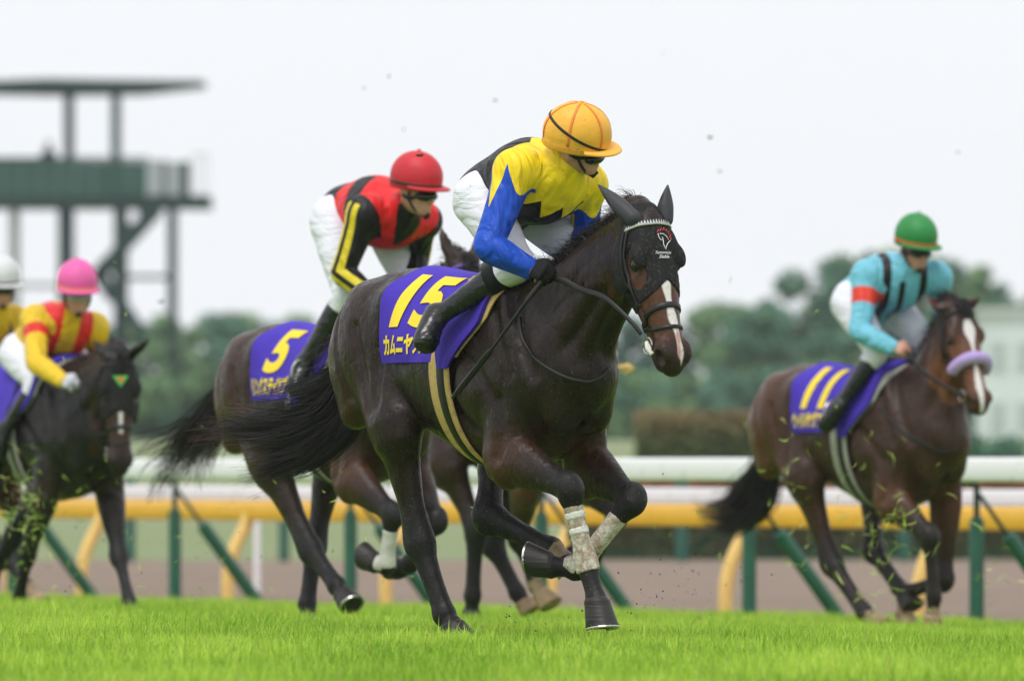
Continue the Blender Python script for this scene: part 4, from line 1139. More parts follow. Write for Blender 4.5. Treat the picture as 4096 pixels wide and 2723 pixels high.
def build_jockey(fr, J, S, h):
    """J joints (horse frame): hip, knee, ank, toe, sh, el, wr each (right, left); head, f, up.  S style"""
    g = {k: [np.asarray(q, float) for q in v] if isinstance(v, (list, tuple)) and len(v) == 2 and hasattr(v[0], '__len__') else np.asarray(v, float) for k, v in J.items()}
    rt = empty('person', fr.o, -fr.th); tag(rt, S['label'], 'jockey', 'jockeys riding the racehorses')
    hc, f, u = g['head'], nrm(g['f']), np.asarray(g['up'], float); u = nrm(u - f * (u @ f)); l = np.cross(u, f)
    def hp(a, b, c): return hc + f * a + l * b + u * c
    R = np.array([f, l, u])
    sh, hip = g['sh'], g['hip']
    lat = nrm(sh[1] - sh[0]); nb = (sh[0] + sh[1]) / 2; pc = (hip[0] + hip[1]) / 2
    ax = nrm(nb - pc); dors = nrm(np.cross(ax, lat)); dors = dors if dors[2] > 0 else -dors
    pc2 = pc + dors * .03
    tor = [(pc2 - ax * .02, .15, .11), (pc2 + (nb - pc2) * .32 + dors * .035, .135, .10), (pc2 + (nb - pc2) * .66 + dors * .035, .155, .11), (nb - ax * .05 + dors * .01, .165, .105), (nb + ax * .03, .11, .08), (nb + ax * .07, .07, .06)]
    torso = Chain(tor, lat, .04, 3)
    nk0 = nb + ax * .04 + dors * .02; nk1 = hp(-.025, 0, -.07)
    neck = Chain([(nk0, .06, .06), (nk1, .052, .056)], l, .03, 1)
    arms, thighs, calves, feet, hands = [], [], [], [], []
    for i in (0, 1):
        s, e, w = sh[i], g['el'][i], g['wr'][i]
        al = np.cross(e - s, w - e); al = al if np.linalg.norm(al) > 1e-4 else lat
        inn = s + (nb - s) * .35
        arms.append(Chain([(inn, .07, .07), (s, .066, .068), (s + (e - s) * .45, .052, .056), (s + (e - s) * .8, .043, .048), (e, .041, .044), (e + (w - e) * .3, .043, .046), (e + (w - e) * .7, .034, .036), (w, .027, .03)], al, .03, 3))
        hh, kn, an, to = hip[i], g['knee'][i], g['ank'][i], g['toe'][i]
        thighs.append(Chain([(hh + (pc - hh) * .3, .10, .11), (hh, .098, .108), (hh + (kn - hh) * .45, .083, .09), (hh + (kn - hh) * .8, .064, .07), (kn, .058, .062), (kn + (an - kn) * .16, .054, .056)], lat, .04, 3))
        sd = nrm(np.cross(kn - hh, an - kn)) if np.linalg.norm(np.cross(kn - hh, an - kn)) > 1e-4 else lat
        calves.append(Chain([(kn + (an - kn) * .04, .05, .052), (kn + (an - kn) * .3, .051, .056), (kn + (an - kn) * .55, .044, .048), (kn + (an - kn) * .85, .034, .036), (an, .034, .04)], lat, .03, 3))
        dft = nrm(to - an); heel = an - dft * .03 + nrm(an - kn) * .035
        feet.append([Chain([(heel, .038, .042), (an + nrm(an - kn) * .03 + dft * .05, .045, .048), (an + nrm(an - kn) * .03 + dft * .12, .05, .036), (to, .042, .026)], lat, .025, 3)])
        hn = g['hn'][i] if 'hn' in g else np.array([.1, -.3 if i == 0 else .3, 1.0])
        hd = g['hd'][i] if 'hd' in g else nrm(w - e) + np.array([.2, 0, 0])
        hands.append((w, hd, hn, -1 if i == 0 else 1))
    head = [Ell(hp(0, 0, .02), (.098, .076, .10), R, .02), Ell(hp(.03, 0, -.05), (.066, .060, .082), R, .03), Ell(hp(.078, 0, -.112), (.02, .024, .02), R, .025),
            Chain([(hp(.088, 0, -.012), .010, .010), (hp(.112, 0, -.050), .014, .013), (hp(.100, 0, -.060), .015, .008)], l, .012, 2),
            Ell(hp(.094, 0, -.078), (.011, .023, .007), R, .008), Ell(hp(.093, 0, -.09), (.011, .021, .008), R, .008), Ell(hp(.112, 0, -.084), (.012, .03, .0025), R, .004, 'sub'),
            Ell(hp(.085, 0, .004), (.02, .052, .012), R, .015), neck]
    for s in (-1, 1):
        head += [Chain([(hp(-.015, .056 * s, -.05), .02, .026), (hp(.06, .026 * s, -.108), .016, .016)], l, .03, 1), Ell(hp(.066, .043 * s, -.036), (.02, .018, .016), R, .02),
                 Ell(hp(-.012, .078 * s, -.028), (.019, .010, .032), R, .008), Ell(hp(-.004, .086 * s, -.026), (.010, .006, .018), R, .005, 'sub'), Ell(hp(.092, .032 * s, -.014), (.012, .02, .011), R, .012, 'sub'),
                 Ell(hp(.106, .014 * s, -.055), (.010, .009, .007), R, .008)]
    hchains = sum([hand_chains(*q) for q in hands], [])
    skin = [torso] + arms + thighs + calves + sum(feet, []) + head + hchains
    V, Q = fmesh(skin, h); mesh_obj('body', V, Q, M['skin'], rt)
    # breeches
    br = [Chain([(pc2 + ax * .03, .12, .09), (pc2 - ax * .02, .155, .12)], lat, .04, 1)] + thighs
    V, Q = fmesh(br, h, .012)
    V = fold(V, .009, 7, 5); mesh_obj('breeches', V, Q, M['white'], rt)
    # silks
    def cutj(x, y, z):
        p = pc2 + ax * S.get('waist', -.085); return -((x - p[0]) * ax[0] + (y - p[1]) * ax[1] + (z - p[2]) * ax[2])
    jt = Chain([(pc2 - ax * .15 - dors * .02, .165, .13), (pc2 - ax * .04, .172, .145), (pc2 + (nb - pc2) * .25 + dors * .02, .165, .145), (pc2 + (nb - pc2) * .55 + dors * .022, .172, .166), (nb - ax * .07 + dors * .0, .175, .148), (nb + ax * .03, .12, .10), (nb + ax * .07, .080, .072)], lat, .04, 3)
    jn = Chain([(nk0, .068, .068), (nk0 + (nk1 - nk0) * .72, .058, .062)], l, .03, 1)
    js = [jt, jn, Ell(sh[0], (.078, .078, .078), None, .04), Ell(sh[1], (.078, .078, .078), None, .04)] + arms
    V, Q = fmesh(js, h * .8, .018, cut=cutj)
    V = fold(V, .007, 5, 11)
    jo = mesh_obj('jersey', V, Q, S['silk'], rt)
    ctx = dict(V=V, sh=sh, el=g['el'], wr=g['wr'], nb=nb, pc=pc2, ax=ax, lat=lat, dors=dors, arms=arms, torso=torso, nk=nk0)
    for n_, v_ in S['pattern'](ctx).items(): attr(jo, n_, v_)
    if S.get('collar'):
        c0 = nk0 + (nk1 - nk0) * .80; cd = nrm(nk1 - nk0); a1 = nrm(np.cross(cd, lat)); a2 = np.cross(cd, a1)
        mb = MB(); mb.tube([c0 + (a1 * math.cos(t) + a2 * math.sin(t)) * .063 for t in np.linspace(0, 2 * math.pi, 24)], .014, 8, False); mb.build('collar', S['collar'], rt)
    # boots, gloves
    for i in (0, 1):
        V, Q = fmesh([calves[i]] + feet[i], h * .9, .007)
        V = fold(V, .0015, 12, 3)
        bo = mesh_obj('boot', V, Q, M['boot'], rt)
        if S.get('bootband'):
            kn, an = g['knee'][i], g['ank'][i]
            V, Q = fmesh([Chain([(kn + (an - kn) * .08, .052, .054), (kn + (an - kn) * .3, .052, .057)], lat, .02, 1)], h * .9, .011); mesh_obj('boot_band', V, Q, M['glove'], bo)
        if S.get('gloves'):
            V, Q = fmesh(hand_chains(*hands[i], grow=.003), min(h * .7, .006)); mesh_obj('glove', V, Q, S['gloves'], rt)
    # helmet with its silk cap
    rf, rl, ru = .146, .121, .134; N = 40; K = 14; v = []
    rimz = S.get('rim', .012); dome = rimz + .047
    for i in range(K + 1):
        th = (math.pi / 2 + .22) * i / K
        for k in range(N):
            an = 2 * math.pi * k / N
            pz = ru * math.cos(th) + dome
            v.append(hp(rf * math.sin(th) * math.cos(an) - .006, rl * math.sin(th) * math.sin(an), max(pz, rimz)))
    for rr, dz in ((1.015, -.006), (.97, -.014), (.86, -.004)):
        for k in range(N):
            an = 2 * math.pi * k / N; v.append(hp(rf * rr * .975 * math.cos(an) - .006, rl * rr * .975 * math.sin(an), rimz + dz))
    rows = K + 4
    fc = [(i * N + k, (i + 1) * N + k, (i + 1) * N + (k + 1) % N, i * N + (k + 1) % N) for i in range(rows - 1) for k in range(N)]
    he = mesh_obj('helmet', v, fc, S['cap'], rt)
    v = []; n2 = 22
    for j, (ex, dz) in enumerate(((-.01, .004), (.02, .006), (.045, .000), (.05, -.006), (.045, -.010), (.02, -.004), (-.012, -.008))):
        for k in range(n2):
            an = rad(-72 + 144 * k / (n2 - 1)); e = ex * max(math.cos(an * 1.15), .0) ** .6
            v.append(hp((rf + e) * math.cos(an) - .006, (rl + e) * math.sin(an), rimz + .006 + dz - .018 * (1 - math.cos(an)) * 0 + .0 * e))
    fc = [(j * n2 + k, j * n2 + k + 1, (j + 1) * n2 + k + 1, (j + 1) * n2 + k) for j in range(6) for k in range(n2 - 1)]
    mesh_obj('peak', v, fc, S['cap'], he)
    mb = MB(); mb.tube([hp(-.006, 0, ru + dome - .002), hp(-.006, 0, ru + dome + .009)], [.011, .007], 10); mb.build('button', S.get('button', S['cap']), he)
    def hband(z0, w, mat, off=.002, name='cap_band'):
        P, Nn = [], []
        for an in np.linspace(0, 2 * math.pi, 48, endpoint=False):
            c = math.sqrt(max(1 - ((z0 - dome) / ru) ** 2, 0)); p = hp(rf * c * math.cos(an) - .006, rl * c * math.sin(an), z0); P.append(p); Nn.append(nrm(p - hp(-.006, 0, z0)))
        vv, ff = ribbon(P, w, off, .003, None, True, None, Nn); mesh_obj(name, vv, ff, mat, he)
    if S.get('band'): hband(rimz + .016, .018, S['band'])
    if S.get('seams'):
        for az in np.arange(6) * math.pi / 3 + .35:
            P, Nn = [], []
            for th in np.linspace(.12, math.pi / 2 + .2, 16):
                p = hp((rf + .001) * math.sin(th) * math.cos(az) - .006, (rl + .001) * math.sin(th) * math.sin(az), ru * math.cos(th) + dome); P.append(p); Nn.append(nrm(p - hp(0, 0, .0)))
            vv, ff = ribbon(P, .012, .001, .0015, None, False, None, Nn); mesh_obj('cap_seam', vv, ff, S['seams'], he)
        hband(rimz + .008, .009, S['seams'], name='rim_seam')
        P, Nn = [], []                           # goggle elastic across the cap
        for an in np.linspace(0, 2 * math.pi, 48, endpoint=False):
            ca, sa = math.cos(an), math.sin(an)
            d = nrm(f * (ca * .8) + l * sa + u * (-.35 * ca + .10)); q = np.array([d @ f, d @ l, d @ u]); k_ = 1 / math.sqrt((q[0] / rf) ** 2 + (q[1] / rl) ** 2 + (q[2] / ru) ** 2)
            p = hp(q[0] * k_ - .006, q[1] * k_, q[2] * k_ + dome); P.append(p); Nn.append(d)
        if S.get('elastic'):
            vv, ff = ribbon(P, .012, .003, .003, None, True, None, Nn); mesh_obj('goggle_elastic', vv, ff, M['strap'], he)
    # goggles and chin strap
    rimz0 = rimz
    V, Q = fmesh([Ell(hp(.066, 0, rimz0 - .040), (.056, .072, .034), R, .02)], .005, cut=lambda x, y, z: -((x - hc[0]) * f[0] + (y - hc[1]) * f[1] + (z - hc[2]) * f[2] - .045))
    go = mesh_obj('goggles', V, Q, S.get('lens', M['goggle']), rt)
    for s in (-1, 1):
        P = [hp(*q) for q in catmull([(.02, .080 * s, -.01), (.02, .079 * s, -.05), (.045, .055 * s, -.10), (.07, .0, -.137)], 5)]
        mb = MB(); mb.tube(P, .007, 6); mb.build('chin_strap', M['strap'], rt)
    mb = MB(); mb.tube([hp(.062, .02 * math.cos(0), -.128), hp(.082, 0, -.130), hp(.098, 0, -.115)], [.016, .02, .012], 8); mb.build('chin_cup', M['strap'], rt)
    for s in (-1, 1):
        mb = MB(); mb.tube([hp(-.02, .079 * s, -.035), hp(.01, .081 * s, -.045), hp(.05, .072 * s, -.04)], .010, 6); mb.build('goggle_strap', M['strap'], go)
    return dict(rt=rt, hp=hp, hands=hands, jersey=jo, ctx=ctx, g=g)

def fold(V, amp, freq, seed):
    out = np.empty_like(V)
    N = np.zeros(len(V))
    for i, p in enumerate(V):
        N[i] = mnoise.noise(Vector((p[0] * freq + seed, p[1] * freq, p[2] * freq * 1.6)))
    c = V.mean(0)
    # push along a smooth direction field away from the local centre line
    d = V - c; d /= np.linalg.norm(d, axis=1)[:, None] + 1e-9
    return V + d * (N * amp)[:, None]
def tack(H, no=None, name=None, pad=None, nbox=(.16, .80, .20, .70), tbox=(.05, .86, .735, .945), bold=.04, flap=True):
    rt = H['rt']
    G = grid_cloth(H, lambda v: (-.315 + .02 * v, .26 - .06 * v), .016); cl, Nn = grid_obj('saddle_cloth', G, .004, M['cloth'], rt); mid = 31.5
    if no:
        cl['label'] = 'purple saddle cloth with yellow number ' + no
        tv, tf = text_mesh(no, bold, .08, maxedge=.04); print_on('number', tv, tf, nbox, G, Nn, mid, M['number'], cl)
    if name:
        tv, tf = text_mesh(name, .048, .0, maxedge=.05); print_on('lettering', tv, tf, tbox, G, Nn, mid, M['number'], cl)
    fx = lambda v: np.interp(v, [0, .4, .62, .78, .95, 1], [.52, .52, .47, .38, .305, .29]); bx = lambda v: np.interp(v, [0, .4, .75, .95, 1], [.30, .34, .185, .21, .22])
    G2 = grid_cloth(H, lambda v: (bx(v), fx(v) + .035), .010, nu=14, phim=84, wob=.003); grid_obj('saddle_pad', G2, .006, pad or M['greypad'], rt)
    G3 = grid_cloth(H, lambda v: (bx(v), fx(v)), .032, nu=18, phim=93, wob=.003); grid_obj('saddle_flap', G3, .018, M['cloth'], rt)
    V, Q = fmesh([Ell((.30, 0, 1.575), (.15, .13, .05), None, .03)], .02); mesh_obj('saddle', V, Q, M['strap'], rt)

def hood_on(H, mat, h=.008):
    Hd = H['head']
    def cut(x, y, z):
        a, b, c = Hd.abc(x, y, z); ac = np.abs(c); r = np.maximum(a - (.285 + .75 * ac + np.maximum(-b - .10, 0) * .3), -.045 - a)
        return np.maximum(r, np.where(ac > .045, .038 - .038 * np.sqrt(((a - .205) / .062) ** 2 + ((b + .062) / .040) ** 2), -1)) * .7
    V, Q = fmesh(Hd.prims(), h, .0065, cut=cut); o = mesh_obj('hood', V, Q, mat, H['rt']); H['hoodbv'] = bvh_of(V, Q); return o

def rein_from(H, hand, s, w=.022):
    Hd = H['head']; b = Hd.p(.505, -.125, .066 * s); a = np.asarray(hand); q = catmull([a, a * .6 + b * .4 + np.array([0, .03 * s, -.02]), b], 8)
    v, f = ribbon(q, w, 0, .004, None, False, None, [(0, s, .2)] * len(q)); mesh_obj('rein', v, f, M['strap'], H['rt'])

def stirrup(H, toe, ank):
    t, a = np.asarray(toe), np.asarray(ank); c = a * .35 + t * .65 + np.array([0, 0, -.01]); mb = MB()
    mb.tube([c + np.array([0, math.cos(x) * .055, math.sin(x) * .065 + .03]) for x in np.linspace(0, 2 * math.pi, 18)], .007, 6, False); o = mb.build('stirrup', M['steel'], H['rt'])
    mb = MB(); p0 = c + np.array([0, 0, .09]); p1 = np.array([.22, -.24 if c[1] < 0 else .24, 1.45]); mb.tube([p0, p1], [.009, .009], 6); mb.build('stirrup_leather', M['strap'], H['rt'])

# ------------------------------------------------------------------ the leading horse
COAT_A = coat_mat('dark_bay_coat', (.0155, .0074, .0042), (.105, .036, .012))
HAIR_A = hair_mat('black_hair', (.010, .008, .0075), (.13, .045, .022))
fA = Frame((472, 641.6), 48.09, 57)
def pA(z, lat): return fA.px(z, lat)
legsA = {
    'hr': [(-.30, -.20, .93), pA(Z1(370, 1140), -.13), pA(Z1(468, 1425), -.10), pA(Z1(497, 1468), -.09), pA(Z1(522, 1540), -.08)],
    'hl': [(-.12, .21, .93), pA(Z1(637, 1040), .10), pA(Z1(890, 1172), .20), pA(Z1(928, 1210), .22), pA(Z1(955, 1262), .24)],
    'fr': [pA(Z1(705, 795), -.19), pA(Z1(955, 930), -.15), pA(Z1(1026, 1228), -.10), pA(Z1(1064, 1372), -.10), pA(Z1(1073, 1480), -.10)],
    'fl': [(.58, .19, .76), pA(Z1(1205, 975), .20), pA(Z1(990, 1245), .02), pA(Z1(890, 1238), -.06), pA(Z1(800, 1238), -.12)]}
def tailA(pts, l1=-.26):
    n = len(pts); return [np.array([-.80, 0, 1.36])] + [pA(Z16(*p), l1 * (i + 1) / n) for i, p in enumerate(pts)]
PA = dict(label='dark bay racehorse in front wearing a black hood, purple cloth numbered 15', h=.008, poll=(1.375, 1.80), pitch=68, yaw=-2, headsize=1.09, earc=.080,
          coat=COAT_A, hair=HAIR_A, legs=legsA, socks={'hl': .80}, seed=3, shoes=('fr', 'fl', 'hl'),
          ears=(pA(Z3(487, 85), -.13), pA(Z3(1020, 88), .11)), facewarm=.8,
          blaze=lambda a, c: np.where((a > .2), .015 + .004 * np.sin(a * 47) - .10 * np.maximum(a - .50, 0) - np.abs(c - .003 - .010 * np.sin(a * 11 + 1)), -.1),
          pinkf=lambda a, c: .009 * (1 - ((a - .535) / .06) ** 2) + .003 * np.sin(a * 90) - np.abs(c - .007 + .05 * (a - .5)),
          tail=[tailA([(1405, 340), (1320, 310), (1250, 330), (1200, 400), (1170, 500), (1150, 600)]), tailA([(1405, 520), (1300, 720), (1140, 820), (920, 840), (730, 800), (580, 730)]),
                tailA([(1410, 580), (1270, 780), (1020, 860), (750, 880), (560, 890), (410, 920)]), tailA([(1420, 700), (1250, 860), (1050, 950), (850, 960), (650, 990)]),
                tailA([(1450, 800), (1350, 940), (1200, 1060), (1000, 1130), (870, 1170), (770, 1210)])],
          tailw=[.12, 1.2, 1.8, 1.9, 2.0], tailspread=.7, tailn=6800, hairw=.0013, manew=.0012, manen=5200, manelean=.5, manemax=.84, forelock=False)
HA = build_horse(fA, PA)
rtA, HdA = HA['rt'], HA['head']
bandage(HA, 'fr', .24, 1.10, M['bandage']); bandage(HA, 'fl', .26, 1.08, M['bandage'])
bandage(HA, 'fr', .32, .41, M['tape'], 'bandage_tape', .0085, wob=.0008); bandage(HA, 'fr', .52, .61, M['tape'], 'bandage_tape', .0085, wob=.0008)
# hood over the face, ears in sleeves
M['hood'] = Mat('black_mesh_hood', (.011, .011, .012), .75, .25)
vo = M['hood'].N.new('ShaderNodeTexVoronoi'); vo.inputs['Scale'].default_value = 130; M['hood'].L.new(M['hood'].coord(), vo.inputs['Vector'])
M['hood'].mix(M['hood'].gt(M['hood'].noise(75, 3), .72, .04), (.07, .06, .05), k=.5)
M['hood'].bump(vo.outputs['Distance'], .5, .002); M['hood'] = M['hood'].done()
M['earcover'] = plain('grey_ear_cover', (.045, .047, .052), .55, .35, var=.2)
def hoodcut(x, y, z):
    a, b, c = HdA.abc(x, y, z); ac = np.abs(c)
    r = np.maximum(a - (.285 + .75 * ac + np.maximum(-b - .10, 0) * .3), -.045 - a)
    hole = .038 - .038 * np.sqrt(((a - .215) / .082) ** 2 + ((b + .066) / .043) ** 2)
    return np.maximum(r, np.where(ac > .045, hole, -1)) * .7
V, Q = fmesh(HdA.prims(), .005, .0055, cut=hoodcut)
hood = mesh_obj('hood', V, Q, M['hood'], rtA)
hv = bvh_of(V, Q); HA['hoodbv'] = hv
for s, E in ((-1, PA['ears'][0]), (1, PA['ears'][1])):
    a, b = HdA.p(.0, -.045, .080 * s), np.asarray(E); d = b - a
    V, Q = fmesh([Chain([(a - d * .15, .036, .038), (a + d * .12, .035, .036), (a + d * .36, .034, .030), (a + d * .7, .022, .018), (b + d * .03, .005, .005)], nrm(np.cross(d, HdA.B + .4 * HdA.C * s)), .01, 4)], .005)
    mesh_obj('ear_cover', V, Q, M['earcover'], rtA)
bridle(HA, brow=plain('white_browband', (.72, .72, .70), .5, .3))
P_, C_, bb_ = HA['brow']
mb = MB(); q = []
for i in range(len(P_)):
    loc, nn, _, _ = hv.ray_cast(Vector(P_[i]), (Vector(C_[i]) - Vector(P_[i])).normalized()); q.append((loc, nn))
for i in range(0, len(q) - 1, 1):
    (a, na), (b, nb_) = q[i], q[i + 1]
    if a is None or b is None: continue
    t = (b - a).normalized(); up = na.cross(t).normalized(); up = up if up.dot(Vector(-HdA.A)) > 0 else -up; o = na * .0125
    mb.add([a + o + up * .0095, b + o + up * .0095, (a + b) / 2 + o - up * .007], [(0, 1, 2)])
mb.build('browband_triangle', plain('navy_print', (.02, .018, .06), .5, .3), bb_, False)
# saddle cloth, number and name
tack(HA, '15', 'カムニヤツク', M['cream'], nbox=(.15, .80, .19, .68), tbox=(.07, .80, .735, .925))
girth(HA, .20, M['cream'])
# breastgirth and reins
strap_px(HA, 'breast_strap', [Z1(762, 262), Z1(775, 350), Z1(830, 430), Z1(930, 492), Z1(1030, 515), Z1(1085, 495), Z1(1112, 462)], .016, M['strap'], rtA)

# ------------------------------------------------------------------ its jockey
YEL, BLU, BLK = (.95, .68, .016), (.008, .072, .52), (.012, .011, .012)
def sleeves(c, fn):
    """largest value over both sleeves of fn(in-sleeve, metres below the shoulder, across the outer face, side)"""
    V = c['V']; best = np.full(len(V), -1.0)
    for i in (0, 1):
        s, e, w = c['sh'][i], c['el'][i], c['wr'][i]; od = c['lat'] * (1 if i else -1); dd = c['arms'][i].eval(V)[0]
        t1, t2 = nrm(e - s), nrm(w - e); L1 = np.linalg.norm(e - s); x1 = (V - s) @ t1; x2 = (V - e) @ t2
        q1 = V - s - np.outer(np.clip(x1, -.05, L1), t1); q2 = V - e - np.outer(np.clip(x2, 0, 9), t2)
        lower = np.linalg.norm(q2, axis=1) < np.linalg.norm(q1, axis=1)
        a1, a2 = nrm(np.cross(t1, od)), nrm(np.cross(t2, od)); h = np.where(lower, q2 @ a2, q1 @ a1); out = np.where(lower, q2 @ od, q1 @ od)
        x = np.where(lower, L1 + x2, x1)
        m = np.minimum(.055 - dd, ((V - s) @ od) * .9 + x1 * .75 + .022)
        m = np.where(lower, .055 - dd, m)
        best = np.maximum(best, np.minimum(m, fn(x, h, out, i)))
    return best
def tri(x): return np.abs((x % 1.0) - .5) * 2
def patA(c):
    V = c['V']; d = V - c['nb']; s = d @ c['lat']; e = d @ c['ax']; up = d @ c['dors']
    saw = tri(s / .105 + .25)
    yoke = np.where(up < .02, e - .03 + .085 * saw, e + .025 + .06 * tri(s / .12 + .1))
    lim = lambda x, h, o=0, i=0: .020 + .20 * tri(h / .095 + .02) - x
    return {'yoke': yoke * .7, 'sleeve': sleeves(c, lambda x, h, o, i: -lim(x, h)), 'cap': sleeves(c, lim)}
SA = dict(label='jockey in black and yellow silks with blue sleeves and orange cap, looking back', rim=-.012, silk=silks('black_yellow_silks', BLK, [('yoke', YEL), ('sleeve', BLU), ('cap', YEL)]), pattern=patA,
          cap=helmet_cloth('orange_cap', (1.0, .51, .055), .8), seams=plain('orange_seam', (.92, .27, .05), .6, .3, var=.2, scale=80), elastic=True, collar=M['stock'], gloves=M['glove'], bootband=True)
JA = dict(hip=[pA(Z2(432, 610), -.15), (.22, .14, 1.84)], knee=[pA(Z2(640, 965), -.15), (.60, .24, 1.58)], ank=[pA(Z2(215, 1240), -.36), (.22, .36, 1.38)],
          toe=[pA(Z2(168, 1370), -.42), (.25, .42, 1.25)], sh=[pA(Z2(636, 452), -.185), pA(Z2(1010, 525), .185)], el=[pA(Z2(478, 865), -.36), pA(Z2(1010, 790), .25)],
          wr=[pA(Z2(705, 985), -.23), (.72, .10, 1.60)], head=pA(Z2(968, 292), .02), f=(.545 * 1 + .05, .80, -.16), up=(.10, -.42, 1.0),
          hn=[np.array([.35, -.75, .55]), np.array([.3, .7, .5])], hd=[np.array([.9, .18, -.12]), np.array([.9, -.2, -.1])])
KA = build_jockey(fA, JA, SA, .0075)
mb = MB(); mb.tube([HdA.p(.490, -.122, -.070), HdA.p(.515, -.118, -.072), HdA.p(.545, -.112, -.064)], [.009, .014, .010], 8); mb.build('bit_guard', M['tape'], HA['bridle'])
rng = np.random.default_rng(5); wk = []
for _ in range(60):
    q = HdA.p(rng.uniform(.52, .60), -.168, rng.normal() * .022); d = nrm(-HdA.B * rng.uniform(.4, 1) + HdA.A * rng.uniform(.2, .8) + HdA.C * rng.normal() * .5); L = rng.uniform(.02, .055)
    wk.append(np.array([q, q + d * L * .5, q + d * L + np.array([0, 0, -.006])]))
v, f = hair(wk, .0006, rng); mesh_obj('chin_whiskers', v, f, plain('pale_whisker', (.45, .42, .36), .6, .3), rtA)
# emblem and name on the hood
def on_hood(c, a, o=.003):
    loc, nn, _, _ = hv.ray_cast(Vector(HdA.p(a, .3, c)), Vector(-HdA.B)); return np.array(loc) + np.array(nn) * o
def zc(x, y): return ((x - (860 + (y - 400) * .30)) / (7.84 * 241 * .84 * 1.12), .055 + (y - 400) * .000575)
def stroke(name, pts, w, mat):
    P = [on_hood(*zc(*q)) for q in pts]; v, f = ribbon(P, w, 0, .0012, None, False, None, [HdA.B] * len(P)); mesh_obj(name, v, f, mat, hood)
WP = plain('white_print', (.75, .75, .75), .6, .3, var=0); RP = plain('pink_print', (.80, .10, .12), .6, .3, var=0)
stroke('emblem', [(872, 482), (876, 500), (890, 522), (904, 530), (914, 520), (905, 508)], .0034, WP); stroke('emblem', [(916, 528), (920, 556), (932, 576), (945, 592), (944, 575), (955, 550), (974, 530)], .0034, WP)
stroke('emblem', [(884, 484), (912, 484), (942, 500), (962, 526)], .0034, WP)
stroke('emblem_flame', [(862, 472), (876, 456), (884, 468), (894, 444), (905, 462), (918, 438), (926, 460), (940, 447), (946, 472), (961, 462), (958, 487), (977, 481), (968, 505), (981, 516), (973, 530)], .0040, RP)
for txt, y, w in (('Tomomichi', 613, 62), ('Stable', 641, 40)):
    tv, tf = text_mesh(txt, .012, .35, maxedge=.2); lo, hi = tv.min(0), tv.max(0); k = 2 * w / (hi[0] - lo[0]); cx = 860 + (y - 400) * .30 + 6
    mesh_obj('lettering', [on_hood(*zc(cx + (p[0] - (lo[0] + hi[0]) / 2) * k, y - (p[1] - .35) * k)) for p in tv], tf, WP, hood, False)
# glove cuff with gold trim
wA = np.asarray(JA['wr'][0]); fd = nrm(wA - np.asarray(JA['el'][0])); a1 = nrm(np.cross(fd, [0, 0, 1])); a2 = np.cross(fd, a1)
GOLD = plain('gold_trim', (.62, .42, .16), .5, .4)
for o_, m_ in ((.012, GOLD), (.03, M['glove']), (.048, GOLD)):
    mb = MB(); mb.tube([wA + fd * o_ + (a1 * math.cos(t) * .037 + a2 * math.sin(t) * .036) for t in np.linspace(0, 2 * math.pi, 20)], .005 if m_ is GOLD else .011, 6, False); mb.build('glove_cuff', m_, KA['rt'])
# reins and whip
rp = [pA(Z2(*z), l) for z, l in (((800, 1040), -.17), ((880, 1045), -.15), ((980, 1095), -.13), ((1100, 1135), -.12), ((1180, 1195), -.11), ((1265, 1280), -.09), ((1315, 1345), -.07))]
q = catmull(np.array(rp), 6); v, f = ribbon(q, np.linspace(.030, .016, len(q)), 0, .004, None, False, None, [nrm(np.array([.3, -.9, .25]))] * len(q)); mesh_obj('rein', v, f, M['strap'], rtA)
rp = [(.80, .10, 1.58), (.98, .13, 1.57), (1.2, .14, 1.52), tuple(HdA.p(.50, -.12, .07))]
q = catmull(np.array(rp), 6); v, f = ribbon(q, np.linspace(.026, .016, len(q)), 0, .004, None, False, None, [(0, 1, .2)] * len(q)); mesh_obj('rein', v, f, M['strap'], rtA)
wh = empty('whip', fA.o, -fA.th); tag(wh, "thin black whip held down along the leading horse's shoulder", 'whip')
w0 = [pA(Z1(850, 122), -.22), pA(Z1(790, 200), -.27), pA(Z1(655, 385), -.34), pA(Z1(500, 578), -.36)]
mb = MB(); mb.tube(w0[:2], [.012, .010], 8); mb.build('handle', M['strap'], wh)
mb = MB(); mb.tube(w0[1:3], [.0085, .007], 8); mb.build('shaft', M['strap'], wh)
mb = MB(); mb.tube([w0[2], w0[2] * .9 + w0[3] * .1, w0[2] * .2 + w0[3] * .8, w0[3]], [.007, .014, .014, .008], 8); mb.build('flap', M['strap'], wh)
# ------------------------------------------------------------------ the other runners
COAT_B = coat_mat('bay_coat', (.028, .0125, .007), (.13, .048, .018))
COAT_C = coat_mat('bright_bay_coat', (.046, .0185, .0085), (.16, .058, .022))
COAT_D = coat_mat('near_black_coat', (.009, .0068, .006), (.045, .02, .011))
HAIR_B = hair_mat('black_tail_hair', (.010, .008, .0075), (.035, .028, .024))
NOBLAZE = lambda a, c: np.full(len(a), -.1)
HV = .0155
